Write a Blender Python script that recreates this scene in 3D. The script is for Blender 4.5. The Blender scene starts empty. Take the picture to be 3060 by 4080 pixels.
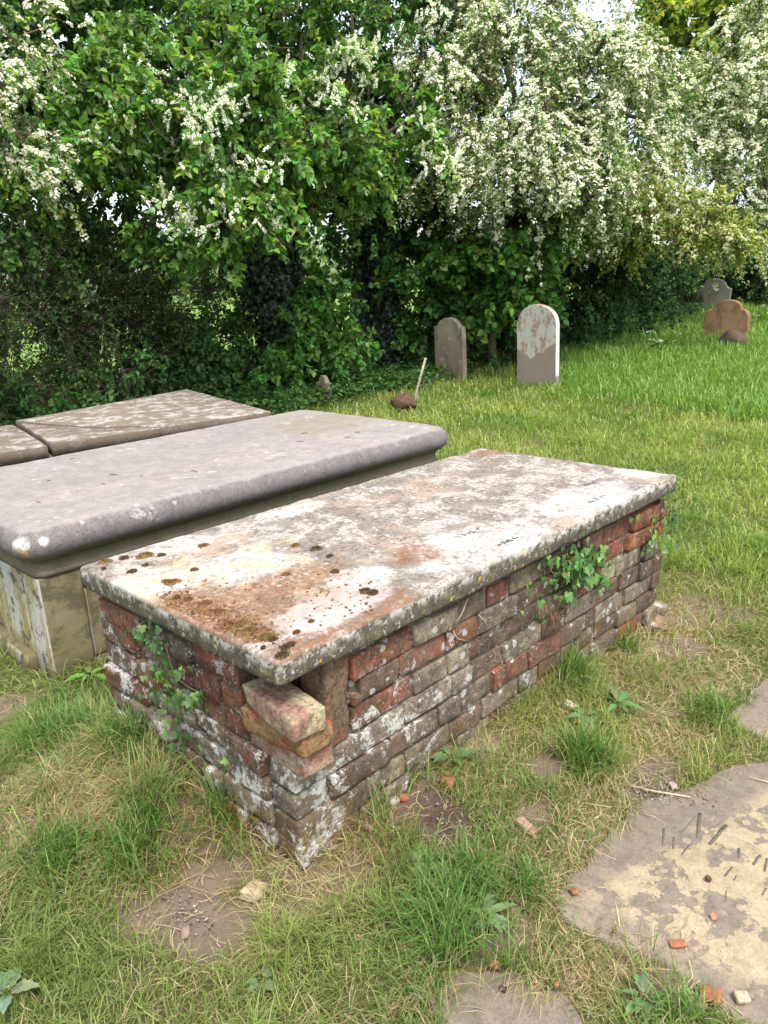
import bpy, math
import numpy as np
from mathutils import Matrix, Vector
R_ = math.radians
rng = np.random.default_rng(7)
sc = bpy.context.scene
COL = sc.collection

# ------------------------------------------------------------------ camera
SX, SY = 3060.0, 4080.0
CEN = np.array([1530.0, 2040.0]); FOC = 3057.6
def _u(v): return v / np.linalg.norm(v)
_d1 = _u(np.array([4650.16 - CEN[0], 976.64 - CEN[1], FOC]))
_d2 = _u(np.array([-1728.45 - CEN[0], 1270.64 - CEN[1], FOC]))
MW = np.array([_d1, _d2, np.cross(_d1, _d2)])          # camera axes -> world axes
CAM = np.array([-0.9566, -1.3214, 1.4965])
cam = bpy.data.objects.new("camera", bpy.data.cameras.new("camera"))
COL.objects.link(cam); sc.camera = cam
_r, _d, _f = MW[:, 0], MW[:, 1], MW[:, 2]
cam.matrix_world = Matrix(((_r[0], -_d[0], -_f[0], CAM[0]), (_r[1], -_d[1], -_f[1], CAM[1]), (_r[2], -_d[2], -_f[2], CAM[2]), (0, 0, 0, 1)))
cam.data.sensor_fit = 'VERTICAL'; cam.data.sensor_height = 24.0
cam.data.lens = FOC / SY * 24.0
cam.data.clip_start = 0.02; cam.data.clip_end = 1000

# ------------------------------------------------------------------ world, sun, exposure
SUN_EL, SUN_AZ = R_(60), math.atan2(-0.90, -0.35)        # azimuth of the direction towards the sun, from +x
w = bpy.data.worlds.new("World"); sc.world = w; w.use_nodes = True
wn = w.node_tree; bg = wn.nodes["Background"]
sky = wn.nodes.new("ShaderNodeTexSky"); sky.sky_type = 'NISHITA'; sky.sun_disc = False
sky.sun_elevation = SUN_EL; sky.sun_rotation = math.pi / 2 - SUN_AZ
sky.air_density = 1.0; sky.dust_density = 3.0; sky.ozone_density = 1.0
hs_ = wn.nodes.new('ShaderNodeHueSaturation'); hs_.inputs['Saturation'].default_value = 0.45; wn.links.new(sky.outputs[0], hs_.inputs['Color']); wn.links.new(hs_.outputs[0], bg.inputs[0]); bg.inputs[1].default_value = 0.15
sl = bpy.data.lights.new("sun", 'SUN'); sl.energy = 1.5; sl.angle = R_(14); sl.color = (1.0, 0.95, 0.86)
so = bpy.data.objects.new("sun", sl); COL.objects.link(so)
sd = Vector((math.cos(SUN_EL) * math.cos(SUN_AZ), math.cos(SUN_EL) * math.sin(SUN_AZ), math.sin(SUN_EL)))
so.rotation_euler = sd.to_track_quat('Z', 'Y').to_euler(); so.location = (0, 0, 20)
vs = sc.view_settings
sc.display_settings.display_device = 'sRGB'
vs.view_transform = 'Standard'; vs.look = 'None'; vs.exposure = 1.5; vs.gamma = 1.0
sc.cycles.max_bounces = 6; sc.cycles.diffuse_bounces = 3; sc.cycles.transmission_bounces = 4; sc.cycles.glossy_bounces = 2

# ------------------------------------------------------------------ plotting helpers (true 3-D positions read off the survey of the photo)
def _ray(p): return MW @ np.array([p[0] - CEN[0], p[1] - CEN[1], FOC])
def G(px, py, z=0.0):
    r = _ray((px, py)); return CAM + r * (z - CAM[2]) / r[2]
def AT(px, py, d):
    r = _ray((px, py)); return CAM + r * d / np.hypot(r[0], r[1])
def PY(px, py, y):
    r = _ray((px, py)); return CAM + r * (y - CAM[1]) / r[1]
def PX(px, py, x):
    r = _ray((px, py)); return CAM + r * (x - CAM[0]) / r[0]

def _hash(ix, iy, iz, seed):
    h = (ix.astype(np.int64) * 374761393 + iy.astype(np.int64) * 668265263 + iz.astype(np.int64) * 2147483647 + seed * 144665) & 0xFFFFFFFF
    h = ((h ^ (h >> 13)) * 1274126177) & 0xFFFFFFFF
    h = ((h ^ (h >> 16)) * 2246822519) & 0xFFFFFFFF
    return ((h ^ (h >> 15)) & 0xFFFFFF) / float(0xFFFFFF)
def vnoise(p, scale=1.0, seed=0):
    p = np.asarray(p, float) * scale
    i = np.floor(p); f = p - i; f = f * f * (3 - 2 * f)
    ix, iy, iz = i[..., 0], i[..., 1], i[..., 2]; o = 0
    for a in (0, 1):
        for b in (0, 1):
            for c in (0, 1):
                wgt = (f[..., 0] if a else 1 - f[..., 0]) * (f[..., 1] if b else 1 - f[..., 1]) * (f[..., 2] if c else 1 - f[..., 2])
                o = o + wgt * _hash(ix + a, iy + b, iz + c, seed)
    return o
def fbm(p, scale=1.0, seed=0, oct=3):
    s = 0; a = 1; t = 0
    for k in range(oct):
        s = s + a * vnoise(p, scale * 2 ** k, seed + k * 17); t += a; a *= 0.5
    return s / t
def n2(x, y, scale, seed=0, oct=2):
    return fbm(np.stack([np.asarray(x, float), np.asarray(y, float), np.zeros_like(np.asarray(x, float))], -1), scale, seed, oct)
def sm(x, a, b):
    t = np.clip((x - a) / (b - a), 0, 1); return t * t * (3 - 2 * t)
def nrm(v): return v / np.maximum(np.linalg.norm(v, axis=-1, keepdims=True), 1e-9)

# ------------------------------------------------------------------ mesh helpers
class MB:
    """collects vertices, faces of any size and vertex colours for ONE mesh"""
    def __init__(s): s.v = []; s.c = []; s.loops = []; s.tot = []; s.n = 0
    def add(s, v, faces, col=(1, 1, 1)):
        v = np.asarray(v, float).reshape(-1, 3)
        c = np.asarray(col, float)
        c = np.broadcast_to(c, (len(v), 3))
        for f in (faces if isinstance(faces, list) else [faces]):
            f = np.asarray(f)
            if f.ndim == 1: f = f[None]
            s.loops.append((f + s.n).ravel()); s.tot.append(np.full(len(f), f.shape[1]))
        s.v.append(v); s.c.append(c); s.n += len(v)
    def build(s, name, mat, parent=None, smooth=False, base=None):
        me = bpy.data.meshes.new(name)
        if s.n:
            v = np.concatenate(s.v); c = np.concatenate(s.c); lp = np.concatenate(s.loops); tt = np.concatenate(s.tot)
            me.vertices.add(len(v)); me.vertices.foreach_set("co", v.ravel().astype(np.float32))
            me.loops.add(len(lp)); me.loops.foreach_set("vertex_index", lp.astype(np.int32))
            me.polygons.add(len(tt))
            me.polygons.foreach_set("loop_start", np.concatenate([[0], np.cumsum(tt)[:-1]]).astype(np.int32))
            me.polygons.foreach_set("loop_total", tt.astype(np.int32))
            if smooth: me.polygons.foreach_set("use_smooth", np.ones(len(tt), bool))
            me.update(calc_edges=True)
            a = me.attributes.new("Col", 'FLOAT_COLOR', 'POINT')
            a.data.foreach_set("color", np.concatenate([c, np.ones((len(c), 1))], 1).ravel().astype(np.float32))
        me.materials.append(mat)
        o = bpy.data.objects.new(name, me); COL.objects.link(o)
        if parent is not None:
            o.parent = parent
            q = parent; loc = Vector((0, 0, 0))
            while q is not None: loc += q.location; q = q.parent
            o.matrix_parent_inverse = Matrix.Translation(-loc)
        return o
def thing(name, label, cat, loc, group=None):
    o = bpy.data.objects.new(name, None); COL.objects.link(o); o.location = [float(a) for a in loc]; o.empty_display_size = 0.1
    o["label"] = label; o["category"] = cat
    if group: o["group"] = group
    return o
def tag(o, label, cat, group=None):
    o["label"] = label; o["category"] = cat
    if group: o["group"] = group
    return o

_BG = {}
def boxgrid(nx, ny, nz):
    """surface grid of the unit cube: points in 0..1 and outward quads"""
    k = (nx, ny, nz)
    if k in _BG: return _BG[k]
    idx = {}; pts = []; F = []
    def vid(a, b, c):
        if (a, b, c) not in idx: idx[(a, b, c)] = len(pts); pts.append((a / nx, b / ny, c / nz))
        return idx[(a, b, c)]
    for i in range(nx):
        for j in range(ny):
            F.append((vid(i, j, 0), vid(i, j + 1, 0), vid(i + 1, j + 1, 0), vid(i + 1, j, 0)))
            F.append((vid(i, j, nz), vid(i + 1, j, nz), vid(i + 1, j + 1, nz), vid(i, j + 1, nz)))
    for i in range(nx):
        for j in range(nz):
            F.append((vid(i, 0, j), vid(i + 1, 0, j), vid(i + 1, 0, j + 1), vid(i, 0, j + 1)))
            F.append((vid(i, ny, j), vid(i, ny, j + 1), vid(i + 1, ny, j + 1), vid(i + 1, ny, j)))
    for i in range(ny):
        for j in range(nz):
            F.append((vid(0, i, j), vid(0, i, j + 1), vid(0, i + 1, j + 1), vid(0, i + 1, j)))
            F.append((vid(nx, i, j), vid(nx, i + 1, j), vid(nx, i + 1, j + 1), vid(nx, i, j + 1)))
    _BG[k] = (np.array(pts), np.array(F)); return _BG[k]
def rbox(lo, hi, n, bev, amp=0.0, nscale=20, seed=0, chip=0.0):
    """rounded, weathered box: vertices and quads"""
    lo = np.array(lo, float); hi = np.array(hi, float)
    P, F = boxgrid(*n)
    # concentrate a line of the grid near each edge
    q = P.copy()
    for a in range(3):
        m = n[a]
        if m >= 3:
            t = np.linspace(0, 1, m + 1); e = min(bev * 1.2 / (hi[a] - lo[a]), 0.3)
            t[1] = e; t[-2] = 1 - e; t[2:-2] = np.linspace(e, 1 - e, m - 1)[1:-1] if m > 3 else t[2:-2]
            q[:, a] = t[np.round(P[:, a] * m).astype(int)]
    v = lo + q * (hi - lo)
    b = min(bev, 0.45 * (hi - lo).min())
    bb = b * (1 + 0.9 * (vnoise(v, nscale * 0.7, seed + 5)[:, None] - 0.5)) + chip * sm(vnoise(v, nscale * 0.5, seed + 9), 0.62, 0.8)[:, None]
    bb = np.minimum(bb, 0.48 * (hi - lo).min())
    inner = np.clip(v, lo + bb, hi - bb); dv = v - inner; l = np.linalg.norm(dv, axis=1, keepdims=True)
    nn = dv / np.maximum(l, 1e-9)
    v = inner + nn * bb
    if amp: v = v + nn * (amp * (fbm(v, nscale, seed) * 2 - 1))[:, None]
    return v, F
def rotz(v, a, c=(0, 0, 0)):
    c = np.array(c, float); v = v - c; s, k = math.sin(a), math.cos(a)
    return np.stack([v[:, 0] * k - v[:, 1] * s, v[:, 0] * s + v[:, 1] * k, v[:, 2]], 1) + c
def rotm(v, eul, c):
    from mathutils import Euler
    m = np.array(Euler(eul).to_matrix()); c = np.array(c, float); return (v - c) @ m.T + c
def tube(mb, pts, rad, sides=8, col=(1, 1, 1), rough=0.0, seed=0):
    pts = np.asarray(pts, float); n = len(pts); rad = np.broadcast_to(np.asarray(rad, float), (n,))
    t = nrm(np.gradient(pts, axis=0)); ref = np.array([0.3, 0.2, 1.0]) if abs(t[0][2]) < 0.9 else np.array([1.0, 0.1, 0])
    a = nrm(np.cross(t, ref)); b = np.cross(t, a)
    th = np.linspace(0, 2 * np.pi, sides, endpoint=False)
    ring = pts[:, None] + rad[:, None, None] * (a[:, None] * np.cos(th)[None, :, None] + b[:, None] * np.sin(th)[None, :, None])
    v = ring.reshape(-1, 3)
    if rough: 
        c0 = np.repeat(pts, sides, 0); v = c0 + (v - c0) * (1 + rough * (fbm(v, 4 / max(rad.max(), .02) * .2, seed) * 2 - 1))[:, None]
    i = np.arange(n - 1)[:, None] * sides; j = np.arange(sides)[None]; j2 = (j + 1) % sides
    F = np.stack([i + j, i + j2, i + sides + j2, i + sides + j], -1).reshape(-1, 4)
    v = np.concatenate([v, pts[:1], pts[-1:]])
    k = np.arange(sides); k2 = (k + 1) % sides
    cap = np.concatenate([np.stack([np.full(sides, n * sides), k2, k], 1), np.stack([np.full(sides, n * sides + 1), (n - 1) * sides + k, (n - 1) * sides + k2], 1)])
    mb.add(v, [F, cap], col)
def blob(mb, c, r, col=(1, 1, 1), amp=0.25, seed=0, n=(8, 8, 8), scale=None):
    """irregular pebble"""
    P, F = boxgrid(*n); d = nrm(P - 0.5); r = np.broadcast_to(np.array(r, float), (3,))
    k = 1 + amp * (fbm(d + seed * 3.1, 1.6, seed, 3) * 2 - 1)
    mb.add(np.array(c) + d * r * k[:, None], F, col)
def extrude(mb, poly, z0, z1, col=(1, 1, 1), bev=0.0):
    """poly: (n,2) counter-clockwise; slab with a bevelled top edge"""
    p = np.asarray(poly, float); n = len(p)
    if bev:
        d = np.roll(p, -1, 0) - np.roll(p, 1, 0); nn = nrm(np.stack([d[:, 1], -d[:, 0]], 1)); ins = p - nn * bev
        rings = [(p, z0), (p, z1 - bev), (ins, z1)]
    else: rings = [(p, z0), (p, z1)]
    v = np.concatenate([np.concatenate([q, np.full((n, 1), z)], 1) for q, z in rings])
    k = np.arange(n); k2 = (k + 1) % n; F = []
    for a in range(len(rings) - 1): F.append(np.stack([a * n + k, a * n + k2, (a + 1) * n + k2, (a + 1) * n + k], 1))
    F.append((len(rings) - 1) * n + k); F.append(k[::-1])
    mb.add(v, F, col)
def roughen(poly, step=0.03, amp=0.006, seed=0):
    p = np.asarray(poly, float); out = []
    for a, b in zip(p, np.roll(p, -1, 0)):
        m = max(2, int(np.linalg.norm(b - a) / step)); t = np.linspace(0, 1, m, endpoint=False)[:, None]; out.append(a + (b - a) * t)
    q = np.concatenate(out)
    q3 = np.concatenate([q, np.full((len(q), 1), seed * 1.7)], 1)
    return q + amp * np.stack([fbm(q3, 14, seed) * 2 - 1, fbm(q3, 14, seed + 3) * 2 - 1], 1)

# ------------------------------------------------------------------ node materials
class NT:
    def __init__(s, name, rough=0.85, spec=0.25):
        s.m = bpy.data.materials.new(name); s.m.use_nodes = True; s.t = s.m.node_tree
        s.b = s.t.nodes["Principled BSDF"]; s.b.inputs["Roughness"].default_value = rough
        s.b.inputs["Specular IOR Level"].default_value = spec
        tc = s.t.nodes.new("ShaderNodeTexCoord"); s.P = tc.outputs["Object"]
        g = s.t.nodes.new("ShaderNodeNewGeometry"); s.N = g.outputs["Normal"]
        s.Z = s.sep(s.P)[2]
    def put(s, sock, v):
        if isinstance(v, bpy.types.NodeSocket): s.t.links.new(v, sock)
        elif isinstance(v, (tuple, list)) and sock.type == 'RGBA' and len(v) == 3: sock.default_value = (*v, 1)
        else: sock.default_value = v
    def sep(s, v):
        n = s.t.nodes.new("ShaderNodeSeparateXYZ"); s.put(n.inputs[0], v); return n.outputs
    def noise(s, scale, detail=4, rough=0.6, dist=0.0, off=(0, 0, 0), vec=None):
        mp = s.t.nodes.new("ShaderNodeVectorMath"); mp.operation = 'ADD'; s.put(mp.inputs[0], vec or s.P); mp.inputs[1].default_value = off
        n = s.t.nodes.new("ShaderNodeTexNoise"); s.put(n.inputs["Vector"], mp.outputs[0])
        n.inputs["Scale"].default_value = scale; n.inputs["Detail"].default_value = detail; n.inputs["Roughness"].default_value = rough; n.inputs["Distortion"].default_value = dist
        return n.outputs["Fac"]
    def voro(s, scale, rand=1.0, off=(0, 0, 0), out="Distance", vec=None):
        mp = s.t.nodes.new("ShaderNodeVectorMath"); mp.operation = 'ADD'; s.put(mp.inputs[0], vec or s.P); mp.inputs[1].default_value = off
        n = s.t.nodes.new("ShaderNodeTexVoronoi"); s.put(n.inputs["Vector"], mp.outputs[0]); n.inputs["Scale"].default_value = scale; n.inputs["Randomness"].default_value = rand
        return n.outputs[out]
    def scalev(s, k):
        mp = s.t.nodes.new("ShaderNodeVectorMath"); mp.operation = 'MULTIPLY'; s.put(mp.inputs[0], s.P); mp.inputs[1].default_value = k; return mp.outputs[0]
    def step(s, f, a, b):
        n = s.t.nodes.new("ShaderNodeMapRange"); n.interpolation_type = 'SMOOTHSTEP'; s.put(n.inputs[0], f)
        n.inputs[1].default_value = a; n.inputs[2].default_value = b; n.inputs[3].default_value = 0; n.inputs[4].default_value = 1
        if a > b: n.inputs[1].default_value = b; n.inputs[2].default_value = a; n.inputs[3].default_value = 1; n.inputs[4].default_value = 0
        return n.outputs[0]
    def mth(s, op, a, b=0.0):
        n = s.t.nodes.new("ShaderNodeMath"); n.operation = op; s.put(n.inputs[0], a); s.put(n.inputs[1], b); return n.outputs[0]
    def mul(s, *a):
        o = a[0]
        for b in a[1:]: o = s.mth('MULTIPLY', o, b)
        return o
    def add(s, a, b): return s.mth('ADD', a, b)
    def mx(s, *a):
        o = a[0]
        for b in a[1:]: o = s.mth('MAXIMUM', o, b)
        return o
    def mix(s, f, a, b, mode='MIX'):
        n = s.t.nodes.new("ShaderNodeMix"); n.data_type = 'RGBA'; n.blend_type = mode
        s.put(n.inputs[0], f); s.put(n.inputs[6], a); s.put(n.inputs[7], b); return n.outputs[2]
    def ell(s, c, r, wob=0.5, wscale=9, edge=0.25, off=(0, 0, 0)):
        """soft-edged patch round c with radii r, its outline broken up by noise"""
        a = s.t.nodes.new("ShaderNodeVectorMath"); a.operation = 'SUBTRACT'; s.put(a.inputs[0], s.P); a.inputs[1].default_value = c
        b = s.t.nodes.new("ShaderNodeVectorMath"); b.operation = 'DIVIDE'; s.put(b.inputs[0], a.outputs[0]); b.inputs[1].default_value = r
        l = s.t.nodes.new("ShaderNodeVectorMath"); l.operation = 'LENGTH'; s.put(l.inputs[0], b.outputs[0])
        nz = s.mul(s.mth('SUBTRACT', s.noise(wscale, 5, 0.65, off=off), 0.5), wob * 2)
        return s.step(s.add(l.outputs["Value"], nz), 1 + edge, 1 - edge)
    def attr(s, name="Col"):
        n = s.t.nodes.new("ShaderNodeVertexColor"); n.layer_name = name; return n.outputs[0]
    def bump(s, h, dist=0.003, strength=0.8):
        n = s.t.nodes.new("ShaderNodeBump"); n.inputs["Distance"].default_value = dist; n.inputs["Strength"].default_value = strength
        s.put(n.inputs["Height"], h); s.t.links.new(n.outputs[0], s.b.inputs["Normal"])
    def out(s, col): s.put(s.b.inputs["Base Color"], col); return s.m
    def translucent(s, col, fac):
        o = s.t.nodes["Material Output"]; t = s.t.nodes.new("ShaderNodeBsdfTranslucent"); s.put(t.inputs[0], col)
        m = s.t.nodes.new("ShaderNodeMixShader"); m.inputs[0].default_value = fac
        s.t.links.new(s.b.outputs[0], m.inputs[1]); s.t.links.new(t.outputs[0], m.inputs[2]); s.t.links.new(m.outputs[0], o.inputs[0])

def leaf_mat(name, rough=0.5, spec=0.3, trans=0.35):
    g = NT(name, rough, spec); c = g.attr()
    v = g.mix(g.noise(30, 2), (0.8, 0.8, 0.8), (1.2, 1.2, 1.2)); c2 = g.mix(1.0, c, v, 'MULTIPLY')
    g.out(c2); g.translucent(g.mix(1.0, c2, (1.35, 1.5, 0.7), 'MULTIPLY'), trans); return g.m
M_leaf = leaf_mat("leaf", 0.5, 0.3, 0.42)
M_ivy = leaf_mat("ivy_leaf", 0.4, 0.35, 0.12)
M_grass = leaf_mat("grass_blade", 0.5, 0.3, 0.4)
M_petal = leaf_mat("petal", 0.7, 0.1, 0.3)
def simple(name, bump=0.002, bs=60, rough=0.9, var=0.35, scale=12):
    g = NT(name, rough, 0.2); c = g.attr(); nz = g.step(g.noise(scale, 9, 0.82), .28, .72)
    v = g.mix(nz, (1 - var,) * 3, (1 + var,) * 3); g.bump(g.noise(bs, 6, 0.7), bump); return g.out(g.mix(1.0, c, v, 'MULTIPLY'))
M_bark = simple("bark", 0.01, 25, 0.95, 0.5)
M_wood = simple("weathered_wood", 0.002, 50)
M_bit = simple("fragment", 0.002, 90, 0.9, 0.4, 40)
M_pbrick = simple("pale_brick", 0.008, 45, 0.95, 0.75, 70)
M_moss = simple("moss", 0.002, 200, 1.0, 0.5, 60)
M_soilbit = simple("earth_clod", 0.006, 60, 1.0, 0.5, 30)

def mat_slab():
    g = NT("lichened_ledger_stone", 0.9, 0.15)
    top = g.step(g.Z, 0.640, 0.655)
    # stone: pinkish grey with fine dark pitting
    c = g.mix(g.noise(5, 5, .6), (0.165, 0.136, 0.112), (0.275, 0.24, 0.208))
    c = g.mix(g.step(g.noise(3.1, 4, .6, off=(4, 2, 1)), .5, .68), c, (0.33, 0.25, 0.195))
    dark = g.mul(g.step(g.noise(75, 6, .8), .47, .57), g.step(g.noise(8, 6, .7, off=(1, 7, 3)), .36, .54))
    c = g.mix(g.mul(dark, .85), c, (0.075, 0.064, 0.054))
    # white crust lichen in sheets and spots, coarse and fine edges
    cx = g.sep(g.P)[0]
    wl = g.mul(g.step(g.add(g.noise(6, 10, .78, .3, off=(3, 3, 0)), g.mul(cx, .010)), .50, .56), g.step(g.noise(55, 6, .8, off=(2, 0, 0)), .42, .52))
    c = g.mix(g.mul(wl, .8), c, (0.43, 0.395, 0.365))
    for (px, py, rx, ry) in ((1930, 2170, .28, .17), (2330, 1990, .3, .14), (900, 2280, .23, .12), (560, 2330, .16, .1), (700, 2180, .17, .09), (1450, 2300, .1, .1), (2560, 1880, .12, .1), (1180, 2030, .14, .06), (1300, 2480, .13, .05)):
        q = G(px, py, .66); m = g.mul(g.ell((q[0], q[1], .66), (rx, ry, .3), .75, 16, .2, off=(px * .01, 0, 0)), g.step(g.noise(34, 9, .86), .40, .54))
        c = g.mix(g.mul(m, .72), c, (0.48, 0.45, 0.42))
    sp = g.step(g.voro(34, 1), .27, .20); sp = g.mul(sp, g.step(g.noise(9, 2, off=(9, 1, 2)), .56, .62)); c = g.mix(g.mul(sp, .85), c, (0.56, .53, .49))
    # yellowish cream lichen at the near end
    q = G(900, 2330, .66); cr = g.mul(g.ell((q[0], q[1], .66), (.45, .3, .3), .7, 8), g.step(g.noise(13, 5, .7, off=(0, 5, 5)), .45, .6)); c = g.mix(g.mul(cr, .6), c, (0.46, 0.36, 0.22))
    # rust-orange moss stain near the near end
    st = 0.0
    for (px, py, rx, ry) in ((900, 2430, .2, .14), (1010, 2490, .15, .10), (1120, 2330, .24, .09), (760, 2390, .12, .1), (1500, 2420, .15, .07), (1210, 2570, .1, .06), (1300, 2510, .2, .05), (1650, 2210, .1, .08), (1960, 1800, .16, .06)):
        q = G(px, py, .66); st = g.mx(st, g.ell((q[0], q[1], .66), (rx, ry, .3), .7, 15, .3, off=(0, px * .01, 0)))
    pale = G(1330, 2420, .66); pe = g.ell((pale[0], pale[1], .66), (.20, .085, .3), .4, 16, .15)
    st = g.mul(st, g.mth('SUBTRACT', 1.0, pe), g.step(g.noise(38, 9, .86), .36, .56))
    oc = g.mix(g.noise(90, 4, .7), (0.085, 0.04, 0.02), (0.27, 0.135, 0.07))
    c = g.mix(g.mul(st, .85), c, oc)
    c = g.mix(g.mul(pe, g.step(g.noise(40, 8, .85), .38, .52), .8), c, g.mix(g.noise(25, 5), (0.46, 0.405, 0.40), (0.34, .25, .21)))
    tp = c
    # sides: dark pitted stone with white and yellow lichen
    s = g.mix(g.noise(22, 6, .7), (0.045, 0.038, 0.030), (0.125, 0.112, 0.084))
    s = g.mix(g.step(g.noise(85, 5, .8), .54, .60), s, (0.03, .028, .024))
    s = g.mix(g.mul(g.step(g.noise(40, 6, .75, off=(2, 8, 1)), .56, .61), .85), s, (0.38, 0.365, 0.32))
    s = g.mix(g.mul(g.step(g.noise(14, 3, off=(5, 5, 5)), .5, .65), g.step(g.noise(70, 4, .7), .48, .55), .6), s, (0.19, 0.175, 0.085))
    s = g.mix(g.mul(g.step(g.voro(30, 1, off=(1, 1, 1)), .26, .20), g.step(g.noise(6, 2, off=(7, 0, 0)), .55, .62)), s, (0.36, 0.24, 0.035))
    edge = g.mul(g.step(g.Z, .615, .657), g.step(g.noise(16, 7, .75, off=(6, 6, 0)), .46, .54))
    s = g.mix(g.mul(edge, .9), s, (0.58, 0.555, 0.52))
    g.bump(g.add(g.noise(90, 6, .75), g.mul(g.noise(24, 4), .6)), 0.0035, .9)
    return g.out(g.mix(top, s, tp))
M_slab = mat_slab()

def mat_brick():
    g = NT("weathered_brick", 0.95, 0.1); c = g.attr(); x, y, z = g.sep(g.P)
    gr = g.noise(120, 6, .85); c = g.mix(1.0, c, g.mix(g.step(g.noise(28, 9, .82), .3, .7), (.5, .5, .5), (1.5, 1.45, 1.4)), 'MULTIPLY')
    c = g.mix(g.mul(g.step(g.noise(9, 9, .82, off=(1, 2, 3)), .44, .58), .7), c, (0.058, 0.045, 0.034))       # grime
    c = g.mix(g.mul(g.step(g.noise(6, 9, .82, off=(2, 6, 3)), .48, .60), .65), c, g.mix(gr, (0.06, 0.046, 0.034), (0.22, 0.185, 0.14)))   # smeared lime and dirt
    c = g.mix(g.mul(g.step(g.noise(11, 9, .8, off=(8, 2, 3)), .54, .64), .55), c, (0.145, 0.13, 0.085))      # grey-green algae
    c = g.mix(g.mul(g.step(gr, .53, .60), .75), c, (0.03, .024, .019))
    near = g.mul(g.step(x, 1.1, .1), g.add(.02, g.mul(g.step(z, .5, .3), .045)))
    crum = g.step(g.noise(95, 6, .85, off=(4, 0, 2)), .40, .50)
    c = g.mix(g.mul(g.step(g.add(g.noise(12, 10, .8, off=(3, 1, 9)), near), .585, .62), crum, .92), c, g.mix(gr, (0.42, 0.42, 0.395), (.66, .655, .62)))   # crust lichen
    sp = g.mul(g.step(g.add(g.voro(20, 1), g.mul(g.noise(60, 5, .8), .22)), .40, .35), g.step(g.noise(5, 2, off=(2, 2, 7)), .55, .61))
    c = g.mix(g.mul(sp, g.step(g.noise(110, 5, .85), .34, .44), .85), c, (0.40, 0.41, 0.39))
    fine = g.mul(g.step(g.noise(75, 7, .85, off=(0, 9, 0)), .57, .61), g.step(g.noise(7, 5, .7, off=(4, 4, 1)), .42, .55)); c = g.mix(g.mul(fine, .8), c, (0.42, .41, .38))
    ye = g.mul(g.step(z, .24, .03), g.step(g.noise(10, 8, .8, off=(6, 3, 2)), .48, .56)); c = g.mix(g.mul(ye, .75), c, g.mix(gr, (0.05, 0.04, 0.012), (0.24, 0.145, 0.02)))
    g.bump(g.add(g.noise(70, 8, .85), g.mul(g.noise(18, 5, .7), 1.2)), 0.006, 1.0); return g.out(c)
M_brick = mat_brick()
def mat_mortar():
    g = NT("old_lime_mortar", 1.0, 0.1); c = g.mix(g.noise(30, 6, .7), (0.035, 0.028, 0.022), (0.13, 0.11, 0.085))
    g.bump(g.noise(80, 6, .8), .008, 1); return g.out(c)
M_mortar = mat_mortar()
def mat_paleslab():
    g = NT("smooth_grey_ledger", 0.85, 0.2); nz = g.sep(g.N)[2]
    c = g.mix(g.noise(2.2, 5, .6), (0.195, 0.180, 0.162), (0.275, 0.254, 0.236))
    c = g.mix(g.mul(g.step(g.noise(1.6, 3, off=(2, 1, 0)), .46, .6), .6), c, (0.285, 0.24, 0.22))
    c = g.mix(g.mul(g.step(g.noise(26, 6, .7, vec=g.scalev((.5, 2.2, 1))), .57, .68), .5), c, (0.16, 0.15, .13)); c = g.mix(g.mul(g.step(g.noise(5, 8, .8, off=(3, 8, 0)), .46, .6), .55), c, (.20, .185, .165)); c = g.mix(g.mul(g.step(g.noise(140, 3, .8), .6, .68), .5), c, (.12, .11, .1))
    q = G(1270, 1690, .66); c = g.mix(g.mul(g.ell((q[0], q[1], .66), (.33, .28, .3), .5, 6, .3), .5), c, (0.22, 0.175, 0.12))
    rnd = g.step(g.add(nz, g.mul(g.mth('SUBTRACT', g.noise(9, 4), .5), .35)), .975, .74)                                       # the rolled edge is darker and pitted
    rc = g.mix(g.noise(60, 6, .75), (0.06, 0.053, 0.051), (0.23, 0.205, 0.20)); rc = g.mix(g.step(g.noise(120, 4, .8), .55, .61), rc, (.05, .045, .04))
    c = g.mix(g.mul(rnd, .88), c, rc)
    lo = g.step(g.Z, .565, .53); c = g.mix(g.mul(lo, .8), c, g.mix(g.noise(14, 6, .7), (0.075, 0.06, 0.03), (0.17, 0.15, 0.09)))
    w = g.mul(g.step(g.add(g.voro(7.5, 1), g.mul(g.noise(20, 4), .25)), .40, .34), g.step(g.noise(2.4, 3, off=(5, 1, 4)), .54, .60)); w2 = g.mul(g.step(g.add(g.voro(19, 1), g.mul(g.noise(45, 5, .8), .3)), .40, .34), g.step(g.noise(3, 2, off=(1, 9, 1)), .5, .58))
    wl = g.mul(g.mx(g.mul(w, g.step(g.noise(30, 6, .75), .38, .5)), w2), g.step(g.Z, .55, .59)); c = g.mix(g.mul(wl, g.step(g.noise(55, 6, .85), .40, .54), .6), c, (0.42, 0.40, 0.39)); gq = g.noise(90, 8, .86); c = g.mix(1.0, c, g.mix(g.step(g.noise(17, 9, .85), .3, .7), (.78, .78, .78), (1.2, 1.2, 1.2)), 'MULTIPLY'); c = g.mix(g.mul(g.step(gq, .56, .63), .55), c, (.075, .068, .06))
    for (px, py, r) in ((60, 2175, .034), (175, 2160, .016)):
        q = AT(px, py, 3.05); c = g.mix(g.ell(tuple(q), (r * 1.2, r, r), 1.1, 26, .35), c, (.44, .43, .43))
    for e in (G(1790, 1735, .6), AT(70, 2230, 3.02)):
        c = g.mix(g.mul(g.ell(tuple(e), (.05, .05, .04), .6, 20, .3), g.step(g.noise(50, 4), .42, .55)), c, (0.34, 0.16, 0.018))
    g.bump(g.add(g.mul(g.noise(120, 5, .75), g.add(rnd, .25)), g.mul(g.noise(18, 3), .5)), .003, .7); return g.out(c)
M_pale = mat_paleslab()
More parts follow.
